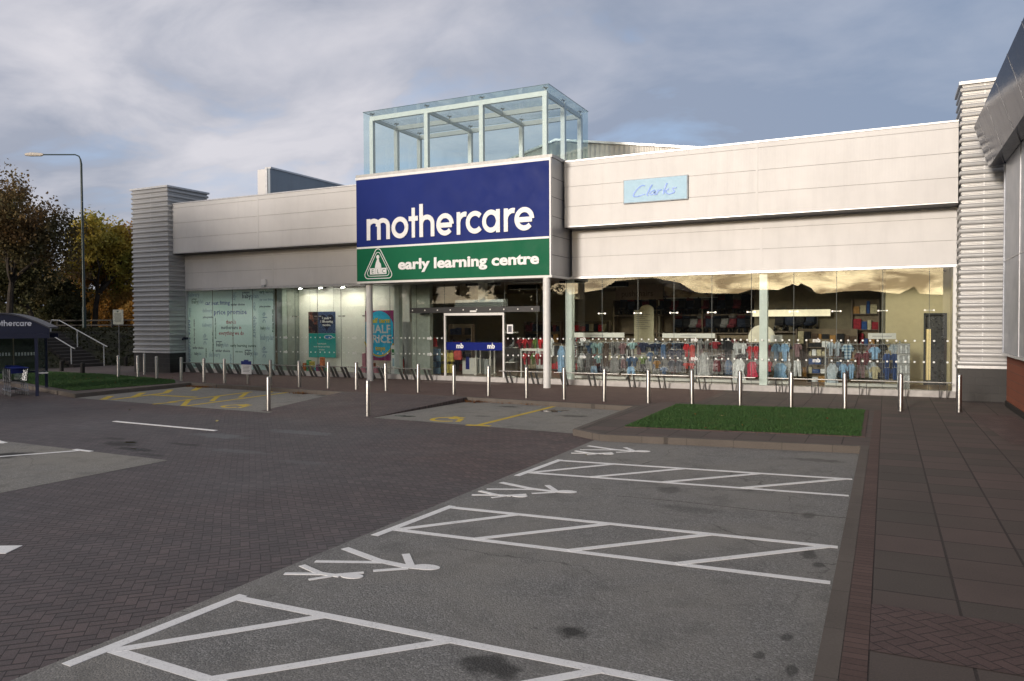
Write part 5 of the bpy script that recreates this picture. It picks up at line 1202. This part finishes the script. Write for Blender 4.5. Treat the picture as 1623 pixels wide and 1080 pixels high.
GR2 = [(-5.44, 21.93), (-.50, 22.52), (-.455, 17.33), (-5.36, 16.78)]
tag(blades('lawn_grass', GR2, 64000, .005, .045, .009, M_grass, 1), 'square of bright green mown grass in front of the right windows', 'grass', kind='stuff')
tag(blades('lawn_grass', GL, 60000, .005, .06, .011, M_grass, 2), 'strip of green mown grass in front of the steps and left tower', 'grass', kind='stuff')
struct(MB().strip([(-5.36, 16.75), (-.43, 17.32), (-.46, 22.5)], .11, .0, .012).ob('lawn_edging', M_soldier))

# bank and upper level
def bh(x, y):
    a = (-40.9-x)/4.1; b = (y-29.6)/5.0
    if x > -34.4: b = -1
    s = max(a if y > 26.2 else -1, b); s = min(1, max(0, s)); return 2.0*s*s*(3-2*s) if b >= a else 2.0*s
xs = np.concatenate([np.linspace(-130, -60, 15), np.linspace(-58, -34, 60)]); ys = np.concatenate([np.linspace(25, 42, 60), np.linspace(45, 140, 14)])
vs = [(float(x), float(y), bh(x, y)-.06+.03*math.sin(x*3.1)*math.sin(y*2.3)) for y in ys for x in xs]; nx = len(xs)
mb = MB().add(vs, [(j*nx+i, j*nx+i+1, (j+1)*nx+i+1, (j+1)*nx+i) for j in range(len(ys)-1) for i in range(nx-1)])
M_bank = mat('dark_leafy_bank', (.030, .030, .014), .95, 0, .5, 1.5, .8, 9)
struct(mb.ob('grass_bank', M_bank, smooth=True))
# low shrubs and leaves covering the bank
g = np.random.default_rng(4); n = 26000
x = g.uniform(-60, -34.5, n); y = g.uniform(26.4, 46, n); z = np.array([bh(a, b) for a, b in zip(x, y)])
k = ~((x < -40.2) & (x > -45.6) & (y > 27.3) & (y < 29.5)) & ((z > .03) | (y > 29.5)); x, y, z = x[k], y[k], z[k]; n = len(x)
def leaf_cloud(name, C_, size, m, seed, flat=.0):
    g = np.random.default_rng(seed); n = len(C_); a = g.normal(size=(n, 3)); a[:, 2] += flat; a /= np.linalg.norm(a, axis=1)[:, None]
    u = np.cross(a, g.normal(size=(n, 3))); u /= np.linalg.norm(u, axis=1)[:, None]; v = np.cross(a, u); s = size*g.uniform(.5, 1.3, n)[:, None]
    V = np.stack([C_-u*s, C_-v*s*.55, C_+u*s, C_+v*s*.55], 1).reshape(-1, 3)
    me = bpy.data.meshes.new(name); me.vertices.add(4*n); me.vertices.foreach_set('co', V.ravel().astype(np.float32)); me.loops.add(4*n); me.loops.foreach_set('vertex_index', np.arange(4*n, dtype=np.int32))
    me.polygons.add(n); me.polygons.foreach_set('loop_start', np.arange(0, 4*n, 4, dtype=np.int32)); me.polygons.foreach_set('loop_total', np.full(n, 4, dtype=np.int32)); me.update(); me.validate(); me.materials.append(m)
    o = bpy.data.objects.new(name, me); COL.objects.link(o); return o
def leaf_mat(name, cs, sc=.5):
    m, t, b = base(name); co = t.n('ShaderNodeTexCoord').outputs['Object']
    nz = t.noise(co, sc, 3, .6, .3); n2_ = t.noise(co, 6, 2)
    c = t.mix(t.ramp(nz, .38, .5), cs[0], cs[1]); c = t.mix(t.ramp(nz, .5, .62), c, cs[2]); c = t.mix(t.ramp(n2_, .35, .65, 0, .6), c, cs[3])
    t.l(c, b.inputs['Base Color']); b.inputs['Roughness'].default_value = .6; b.inputs['Specular IOR Level'].default_value = .3
    nt = m.node_tree; tl = t.n('ShaderNodeBsdfTranslucent'); t.l(c, tl.inputs[0]); mx = t.n('ShaderNodeMixShader'); mx.inputs[0].default_value = .3
    out = [q for q in nt.nodes if q.type == 'OUTPUT_MATERIAL'][0]; t.l(b.outputs[0], mx.inputs[1]); t.l(tl.outputs[0], mx.inputs[2]); t.l(mx.outputs[0], out.inputs[0])
    return m
L_bank = leaf_mat('bank_ivy_leaves', [(.020, .028, .010), (.035, .038, .014), (.05, .035, .015), (.028, .034, .012)], .7)
tag(leaf_cloud('bank_ground_cover', np.stack([x, y, z+g.uniform(0, .25, n)**1.3], 1), .09, L_bank, 5, 1.), 'dark brown and green ground cover on the bank by the steps', 'ground cover', kind='stuff')
# steps
M_step = brick_mat('dark_concrete_step', 2.2, .6, (.045, .04, .036), (.055, .048, .043), (.02, .02, .018), .01, stain=.5)
stp = thing('outdoor_steps', 'dark concrete steps climbing the bank at the left', 'steps', (-42.5, 28.4, 0))
for k in range(11): MB().box(-40.75-.38*k, -46.5, 27.5, 29.35, .19*k*.93-.3 if k else -.3, .18*(k+1)).ob('step', M_step, stp, bevel=.012)
m_ = MB()
for k in range(11): m_.box(-40.745-.38*k, -40.80-.38*k, 27.5, 29.35, .18*(k+1)-.028, .18*(k+1)+.003)
m_.ob('tread_edge', mat('pale_worn_nosing', (.13, .12, .11), .8), stp)
def handrail(y, pts, posts, label):
    g_ = thing('handrail', label, 'handrail', (posts[0][0], y, 0))
    MB().tube([(a, y, b) for a, b in pts], .032, 10).ob('rail', M_offwhite, g_, smooth=True)
    for a, b, c in posts: MB().tube([(a, y, b), (a, y, c)], .03, 10).ob('post', M_offwhite, g_, smooth=True)
handrail(29.25, [(-40.3, 1.12), (-40.6, 1.22), (-44.6, 2.66), (-45.3, 2.68), (-45.42, 2.5), (-45.42, 1.9)], [(-40.6, 0, 1.2), (-42.95, .85, 2.06)], 'white painted handrail on the far side of the steps')
handrail(27.6, [(-40.75, 1.05), (-41.05, 1.14), (-43.6, 2.12)], [(-41.08, 0, 1.13), (-43.4, .9, 2.03)], 'white painted handrail on the near side of the steps')
# dark timber posts with knee rail
M_timber = mat('dark_stained_timber', (.018, .016, .014), .8, 0, .2, 8, .3)
tp = thing('timber_post', 'x', 'post', (0, 0, 0), 'dark timber posts round the lawn')
loc_part(MB().box(-.075, .075, -.075, .075, -.1, .50), 'post', M_timber, tp, bevel=.01); loc_part(MB().add([(-.075, -.075, .5), (.075, -.075, .5), (.075, .075, .5), (-.075, .075, .5), (0, 0, .58)], [(0, 1, 4), (1, 2, 4), (2, 3, 4), (3, 0, 4), (3, 2, 1, 0)]), 'pointed_cap', M_timber, tp)
for i, ((a, b), l) in enumerate(zip([(-41.0, 26.1), (-35.1, 24.15), (-38.3, 25.2), (-37.4, 29.5), (-39.2, 29.6)], ['behind the trolley shelter', 'at the edge of the left lawn before the steps', 'between the steps and the shelter', 'at the toe of the bank near the notice post', 'beside the far handrail'])):
    if i == 0: tp.location = (a, b, 0); tp['label'] = 'dark timber post '+l
    else: dup(tp, (a, b, 0), 'dark timber post '+l)
kr = thing('knee_rail_fence', 'low dark timber rail fence along the top of the bank', 'fence', (-50, 36, 2))
for k in range(9): MB().box(-58+k*3-.06, -58+k*3+.06, 35.9, 36.02, 1.9, 2.75).ob('post', M_timber, kr)
for z in (2.3, 2.65): MB().box(-58, -34, 35.85, 35.89, z, z+.1).ob('rail', M_timber, kr)
# parking notice on pole
pn_ = thing('parking_notice', 'cream parking notice on a thin grey pole left of the corrugated tower', 'notice', (-33.7, 25.1, 0))
MB().tube([(-33.7, 25.1, -.1), (-33.7, 25.1, 3.1)], .028, 10).ob('pole', M_dsteel, pn_, smooth=True)
bd = MB().box(-34.02, -33.30, 25.02, 25.06, 2.40, 3.12).ob('notice_board', mat('cream_notice', (.80, .79, .64), .6), pn_, bevel=.004)
m_ = MB()
for k in range(8): m_.box(-33.9+.02*(k % 3), -33.42-.03*(k % 2), 25.012, 25.018, 2.92-k*.055, 2.935-k*.055)
m_.prism_y([(-33.66+.06*math.cos(a), 3.03+.045*math.sin(a)) for a in np.linspace(0, 2*PI, 9)[:-1]], 25.012, 25.018)
child(m_, 'printed_lines', mat('grey_green_print', (.2, .22, .17), .6), bd)
# street lamp on the upper level
lp = thing('street_lamp', 'tall dark green street lamp with curved arm above the autumn trees', 'street lamp', (-49.15, 34, 2))
M_lampp = mat('dark_green_lamp_paint', (.012, .028, .024), .4)
MB().tube([(-49.15, 34, 1.9), (-49.15, 34, 3.6)], .13, 14).tube([(-49.15, 34, 3.6), (-49.18, 34, 13.3), (-49.25, 34, 13.62)], [.095, .07, .055], 12).ob('column', M_lampp, lp, smooth=True)
MB().tube([(-49.25, 34, 13.62), (-49.4, 34, 13.85), (-49.8, 34, 14.0), (-53.3, 34, 14.35)], .045, 10).ob('arm', M_lampp, lp, smooth=True)
hd = MB().tube([(-53.2, 34, 14.35), (-53.5, 34, 14.37), (-54.6, 34, 14.5), (-55.2, 34, 14.55), (-55.35, 34, 14.56)], [.05, .12, .15, .10, .03], 12).ob('lamp_head', mat('pale_lamp_casing', (.45, .42, .38), .5, 0, .02), lp, smooth=True)

# ---- trees
def tree(name, label, x, y, z0, H, Rc, nl, leafm, seed, trunk_r=.22, lean=0, leaf=.14, fork=.28, dens=1., bare=.0, group='autumn trees beyond the bank'):
    g_ = thing(name, label, 'tree', (x, y, z0), group); rr_ = random.Random(seed); tb_ = MB(); tips = []
    def grow(p, d, L, r, lev):
        pts = [p]; rad = [r]; n_ = 4
        for k in range(n_):
            d = (d+Vector((rr_.gauss(0, .11), rr_.gauss(0, .11), rr_.gauss(.03, .07)))).normalized(); p = p+d*L/n_; pts.append(p); rad.append(max(.008, r*(1-.42*(k+1)/n_)))
        tb_.tube(pts, rad, 8 if lev < 2 else 5, cap=False)
        if lev >= 2: tips.extend(pts[1:])
        if lev < 5:
            nb2 = (5 if lev == 0 else 3 if lev < 4 else 2)+(rr_.random() < .4)
            for i in range(nb2):
                az = 2*PI*(i+rr_.random()*.7)/nb2; sp_ = rr_.uniform(.45, .95) if lev else rr_.uniform(.5, .9)
                u = d.orthogonal().normalized(); v = d.cross(u); nd = (d*math.cos(sp_)+(u*math.cos(az)+v*math.sin(az))*math.sin(sp_)).normalized()
                q = pts[-1] if i else pts[-1]
                if lev >= 1 and i: q = pts[rr_.choice([2, 3, 4])]
                grow(q, nd, L*rr_.uniform(.62, .84), rad[-1]*.72, lev+1)
    grow(Vector((0, 0, -.2)), Vector((lean, 0, 1)).normalized(), H*fork, trunk_r, 0)
    T = np.array([tuple(t_) for t_ in tips]); zmax = T[:, 2].max(); rmax = np.percentile(np.hypot(T[:, 0], T[:, 1]), 95)
    kz, kr_ = (H*.96)/zmax, Rc/rmax
    tb_.v = [(a*kr_ if c > H*fork*.6/kz else a*(1+(kr_-1)*max(0, c)/(H*fork*.6/kz)), b*kr_ if c > H*fork*.6/kz else b*(1+(kr_-1)*max(0, c)/(H*fork*.6/kz)), c*kz) for a, b, c in tb_.v]
    loc_part(tb_, 'trunk', MATS.get('bark') or mat('bark', (.035, .027, .020), .95, 0, .3, 3, .6, 20), g_, smooth=True)
    T = T*np.array([kr_, kr_, kz]); q = np.random.default_rng(seed)
    T = T[T[:, 2] > H*fork*.5]
    # clumps round twig points
    ci = q.integers(0, len(T), nl//14); cc = T[ci]+q.normal(0, .22, (len(ci), 3)); Lv = np.repeat(cc, 14, 0)+q.normal(0, .26, (len(ci)*14, 3))
    o = leaf_cloud('crown', Lv, leaf, leafm, seed+1, .3); o.parent = g_
    return g_
LG = leaf_mat('brown_green_leaves', [(.085, .085, .034), (.15, .11, .042), (.20, .11, .042), (.11, .08, .035)], .35)
LG2 = leaf_mat('dark_olive_leaves', [(.05, .06, .022), (.075, .075, .03), (.11, .082, .03), (.06, .055, .024)], .35)
LY = leaf_mat('yellow_green_leaves', [(.22, .25, .05), (.46, .38, .07), (.52, .36, .06), (.32, .25, .05)], .45)
LO = leaf_mat('orange_leaves', [(.26, .17, .04), (.46, .24, .05), (.42, .18, .04), (.30, .16, .04)], .45)
tree('broadleaf_tree', 'big brown and green tree at the left edge behind the trolley shelter', -53.6, 31.5, 1.9, 11.4, 3.9, 16000, LG, 21, .30, leaf=.125, fork=.24)
tree('broadleaf_tree', 'dark olive tree with forked trunk left of the street lamp', -56.4, 35.2, 2.0, 6.2, 3.1, 12000, LG2, 33, .2, leaf=.12, fork=.26)
tree('broadleaf_tree', 'yellow green autumn tree directly behind the street lamp', -56.6, 40.0, 2.0, 9.8, 2.8, 17000, LY, 45, .2, leaf=.14, fork=.12)
tree('broadleaf_tree', 'orange brown autumn tree between the lamp and the corrugated tower', -56.2, 42.4, 2.0, 9.6, 2.8, 17000, LO, 58, .2, leaf=.14, fork=.16)
tree('broadleaf_tree', 'brown tree half hidden behind the big tree at the left edge', -62, 35, 2.0, 8.6, 3.8, 9000, LG, 73, .22, leaf=.15, fork=.22)
tree('broadleaf_tree', 'small dark green tree filling the gap between the lamp and the olive tree', -66, 44.5, 2.0, 5.6, 3.6, 11000, LG2, 84, .16, leaf=.15, fork=.2)
for i, (a, b, h_, r_, sd_) in enumerate(OFFTREES):
    tree('car_park_tree', ['tall tree in the car park outside the left of the frame, nearest', 'tall tree in the car park outside the left of the frame, middle', 'tall tree in the car park outside the left of the frame, slim one', 'tall tree in the car park outside the left of the frame, farthest'][i], a, b, -.15, h_, r_, 14000, LG, sd_, .26, leaf=.3, fork=.16, group='car park trees outside the frame')
for i, (a, b, h_, r_) in enumerate([(-59.5, 44, 3.6, 2.4), (-55.0, 42.5, 3.4, 2.2), (-63.5, 45, 3.8, 2.6), (-68, 46, 3.6, 2.8), (-51.5, 41, 3.0, 2.0), (-58, 38.5, 2.6, 1.8)]):
    q = np.random.default_rng(300+i); n = 5200; g_ = thing('bank_shrub', ['rounded orange brown shrub between lamp column and orange tree', 'russet shrub beside the corrugated tower under the orange tree', 'dark shrub left of the lamp column', 'dark shrub behind the upper end of the handrail', 'small russet shrub just left of the notice board', 'low dark shrub in front of the olive tree trunk'][i], 'shrub', (a, b, 1.9), 'shrubs under the autumn trees')
    d = q.normal(size=(n, 3)); d /= np.linalg.norm(d, axis=1)[:, None]; rr = q.uniform(.35, 1, n)**.5*(1+.25*np.sin(d[:, 0]*5+i)*np.cos(d[:, 2]*4)); C_ = d*rr[:, None]*np.array([r_, r_*.8, h_*.5])+np.array([0, 0, h_*.5]); C_ = C_[C_[:, 2] > 0]
    o = leaf_cloud('foliage', C_, .13, [LO, LO, LG2, LG2, LO, LG2][i], 320+i, .2); o.parent = g_
    st_m = MB()
    for k in range(7): aa = k*.9; st_m.tube([(0, 0, -.2), (math.cos(aa)*r_*.3, math.sin(aa)*r_*.3, h_*.4), (math.cos(aa)*r_*.55, math.sin(aa)*r_*.5, h_*.8)], [.05, .03, .01], 5)
    loc_part(st_m, 'stems', MATS['bark'], g_)
# far hedge and far houses
q = np.random.default_rng(9); n = 16000
hx = q.uniform(-110, -50, n); hz = q.uniform(0, 1, n)**.8*(2.6+1.1*np.sin(hx*.35)+.6*np.sin(hx*1.1)); hy = 62+q.normal(0, .9, n)
tag(leaf_cloud('distant_hedge', np.stack([hx, hy, 1.9+hz], 1), .26, LG2, 91), 'dark overgrown hedge far behind the trees', 'hedge', kind='stuff')
fh = thing('distant_house', 'low grey roofed building glimpsed between the tree trunks', 'house', (-78, 58, 2))
MB().box(-84, -70, 58, 64, 1.9, 4.3).ob('wall', mat('brown_render', (.10, .085, .07), .8), fh); MB().prism_x([(57.6, 4.3), (61, 6.0), (64.4, 4.3)], -84.5, -69.5).ob('roof', mat('grey_slate_roof', (.10, .11, .13), .7), fh)
def far_car(x, y, col, label):
    g_ = thing('parked_car', label, 'car', (x, y, 1.95)); 
    loc_part(MB().prism_y([(-2, .3), (2, .3), (2.05, .75), (1.2, .9), (.6, 1.38), (-1.0, 1.38), (-1.7, .92), (-2.05, .8)], -.85, .85), 'body', mat('car_paint_'+label.split()[0], col, .25), g_, bevel=.05)
    loc_part(MB().prism_y([(-.95, .95), (1.05, .95), (.55, 1.30), (-.9, 1.30)], -.87, .87), 'window', M_black, g_)
    for a in (-1.25, 1.3):
        for b in (-.8, .8): loc_part(MB().tube([(a, b-.1, .32), (a, b+.1, .32)], .32, 14), 'wheel', M_black, g_)
far_car(-68, 52, (.35, .35, .37), 'white car parked far off behind the handrails'); far_car(-62.5, 55, (.42, .43, .45), 'silver car parked far off right of the lamp column'); far_car(-74, 52, (.05, .012, .012), 'dark red car parked far off at the far left')

# ---- trolley shelter (modelled from its right front corner, then turned)
sh = thing('trolley_shelter', 'navy arched trolley shelter with pale lettering on its gable at the left edge', 'shelter', (-26.85, 17.25, -.14)); sh.rotation_euler = (0, 0, R(50))
W_, D_ = 2.95, 2.3
SP = lambda mb_, nm, m__, **kw: loc_part(mb_, nm, m__, sh, **kw)
def arch_(n=26): return [(-W_+W_*i/n, 2.40+.52*math.sin(PI*i/n)) for i in range(n+1)]
SP(MB().prism_y(arch_()+[(0, 2.22), (-W_, 2.22)], -.03, .03), 'sign_gable', M_bluepost)
top = arch_(); m_ = MB()
for (a, b), (c, d) in zip(top[:-1], top[1:]): m_.add([(a, -.08, b+.004), (c, -.08, d+.004), (c, D_, d+.004), (a, D_, b+.004), (a, -.08, b+.05), (c, -.08, d+.05), (c, D_, d+.05), (a, D_, b+.05)], [(0, 3, 2, 1), (4, 5, 6, 7), (0, 1, 5, 4), (2, 3, 7, 6)])
SP(m_, 'curved_roof', mat('dark_roof_sheet', (.07, .07, .085), .5))
k_ = 1.27/(-11.53+19.02); xl = -W_/2-.33
m_ = stroke_word([(c, xl+(a+19.02)*k_, xl+(b+19.02)*k_) for c, a, b in MW], .14, .24, 0, .012); m_.xf(wall_xf(0, -.032, 2.50)); SP(m_, 'gable_lettering', mat('pale_blue_letters', (.62, .64, .72), .4))
xa, xb = -W_+.42, -.42
for x in (xa, xb):
    for y in (.05, D_-.05): SP(MB().box(x-.05, x+.05, y-.05, y+.05, 0, 2.215), 'post', M_bluepost)
SP(MB().box(-W_, 0, -.04, .04, 2.06, 2.215).box(-W_, 0, D_-.09, D_-.01, 2.06, 2.215).box(xb-.04, xb+.04, .05, D_-.1, 2.06, 2.21).box(xa-.04, xa+.04, .05, D_-.1, 2.06, 2.21), 'head_beam', M_bluepost)
SP(MB().box(xa+.05, xb-.05, D_-.08, D_-.02, .72, .80).box(xb-.03, xb+.03, .11, D_-.11, .72, .80).box(xa-.03, xa+.03, .11, D_-.11, .72, .80), 'lower_rail', M_bluepost)
SP(MB().box(xb-.05, xb+.35, .02, .08, .80, .84), 'buffer', M_trim)
M_shg = glass_mat('smoky_shelter_glass', (.42, .50, .48), 1.0, .10, (.25, .32, .30))
for a, b in ((xa+.06, -W_/2-.02), (-W_/2+.02, xb-.06)):
    gp = SP(MB().box(a, b, D_-.056, D_-.044, .81, 2.05), 'glass_panel', M_shg); m_ = MB()
    for k in range(int((b-a)/.10)): m_.box(a+.03+k*.10, a+.09+k*.10, D_-.062, D_-.057, 1.38, 1.50)
    child(m_, 'dot_film', M_dot, gp)
for x in (xa, xb): SP(MB().box(x-.006, x+.006, .12, D_-.12, .81, 2.05), 'glass_panel', M_shg)
# trolleys
M_chrome = mat('chromed_wire', (.25, .26, .28), .3, .9)
def trolley():
    g_ = thing('shopping_trolley', 'x', 'trolley', (0, 0, 0), 'shopping trolleys under the shelter'); m_ = MB()
    def Q(u, v, s): # basket corner interpolation, u along length 0..1, v height 0..1, s side -1..1
        L = .78; w_ = .20+.07*u; zb = .50+.04*u; zt_ = .86+.10*u; return (-.42+L*u, s*w_*(.85+.15*v), zb+(zt_-zb)*v)
    for i in range(13):
        u = i/12
        for s in (-1, 1): m_.tube([Q(u, 0, s), Q(u, 1, s)], .0035, 4, False)
        m_.tube([Q(u, 0, -1), Q(u, 0, 1)], .0035, 4, False)
    for j in range(6):
        v = j/5
        for s in (-1, 1): m_.tube([Q(0, v, s), Q(1, v, s)], .0055 if j in (0, 5) else .0035, 4, False)
        m_.tube([Q(0, v, -1), Q(0, v, 1)], .0045, 4, False)
    for i in range(7): s = -1+i/3; m_.tube([Q(0, 0, s), Q(0, 1, s)], .0035, 4, False); m_.tube([Q(0, 0, s), Q(1, 0, s)], .0035, 4, False)
    loc_part(m_, 'wire_basket', M_chrome, g_)
    c_ = MB()
    for s in (-1, 1): c_.tube([(.44, s*.27, 1.0), (.36, s*.26, .55), (.30, s*.26, .45), (.42, s*.27, .17)], .013, 8).tube([(.42, s*.27, .17), (-.38, s*.20, .20)], .013, 8).tube([(.32, s*.25, .47), (-.40, s*.18, .48)], .010, 6)
    c_.tube([(-.38, -.2, .2), (-.38, .2, .2)], .011, 6); loc_part(c_, 'chassis', M_chrome, g_, smooth=True)
    loc_part(MB().tube([(.45, -.29, 1.01), (.45, .29, 1.01)], .018, 10), 'handle', M_dkblue, g_, smooth=True)
    loc_part(MB().box(.10, .36, -.20, .20, .97, 1.0).prism_y([(.06, .80), (.12, 1.06), (.16, 1.06), (.12, .80)], -.19, .19), 'child_seat', M_dkblue, g_, bevel=.01)
    for x, y in ((.40, .27), (.40, -.27), (-.36, .2), (-.36, -.2)): loc_part(MB().tube([(x, y-.013, .06), (x, y+.013, .06)], .06, 14).tube([(x, y, .06), (x+.02, y, .17)], .009, 5), 'wheel', M_dsteel, g_)
    return g_
tr = trolley(); tr.location = (-28.0, 16.75, -.14); tr.rotation_euler = (0, 0, -.35); tr['label'] = 'front shopping trolley with blue child seat at the bottom of the shelter'
for i, (a, b, l) in enumerate([(-28.28, 16.85, 'second'), (-28.56, 16.95, 'third'), (-28.84, 17.05, 'rearmost')]): dup(tr, (a, b, -.14), l+' shopping trolley nested under the shelter', -.35)

MB().strip([(-3.5, 10.62), (-2.6, 10.66), (-1.5, 10.60), (-.45, 10.66)], .018, -.1345, -.1325).ob('tar_seam', mat('grey_tar_seam', (.07, .068, .065), .8))['kind'] = 'structure'
# fallen leaves and litter
L_fall = leaf_mat('fallen_leaves', [(.12, .045, .014), (.22, .09, .02), (.28, .15, .03), (.09, .03, .015)], 3.)
def drift(cx, cy, rx, ry, n, z, lab, seed, rot=0):
    q = np.random.default_rng(seed); a, b = q.normal(0, rx, n), q.normal(0, ry, n); c, s = math.cos(rot), math.sin(rot)
    C_ = np.stack([cx+a*c-b*s, cy+a*s+b*c, z+.01+q.uniform(0, .05, n)], 1); tag(leaf_cloud('fallen_leaves', C_, .035, L_fall, seed, 2.), lab, 'fallen leaves', kind='stuff')
drift(-24.6, 21.85, .55, .12, 260, -.135, 'heap of orange fallen leaves in the back corner of the left yellow bay', 1)
drift(-18.9, 21.3, .22, .1, 110, -.135, 'small heap of orange leaves at the back kerb of the left yellow bay', 2)
drift(-11.8, 21.2, .25, .12, 150, -.135, 'dark brown leaves where the ramp meets the back kerb', 3)
drift(-3.0, 19.5, 1.3, 1.3, 16, .035, 'few brown leaves scattered over the square lawn', 7)
drift(-31, 21.5, 2.2, .9, 40, .035, 'few brown leaves scattered over the left lawn', 8)
drift(-9.5, 21.2, 1.6, .05, 90, -.135, 'scattered brown leaves along the kerb in front of the entrance', 4)
for i, (a, b) in enumerate([(-5.1, 13.6), (-5.0, 12.4), (-5.05, 17.0), (-3.7, 19.6), (-15.6, 14.4), (-20.0, 15.2)]):
    tag(leaf_cloud('fallen_leaf', np.array([[a, b, -.115 if b < 16 else .03]]), .07, mat('pale_yellow_leaf', (.42, .34, .10), .6), 30+i, 4.), 'single yellow fallen leaf '+['by the third figures', 'inside the farthest hatching', 'at the front left corner of the square lawn', 'in the middle of the square lawn', 'on the road by the forward bollard', 'on the road before the left bay'][i], 'leaf')
for o in list(bpy.data.objects):
    if o.type == 'MESH' and o.parent is None and 'label' not in o and 'kind' not in o: print('UNTAGGED', o.name)
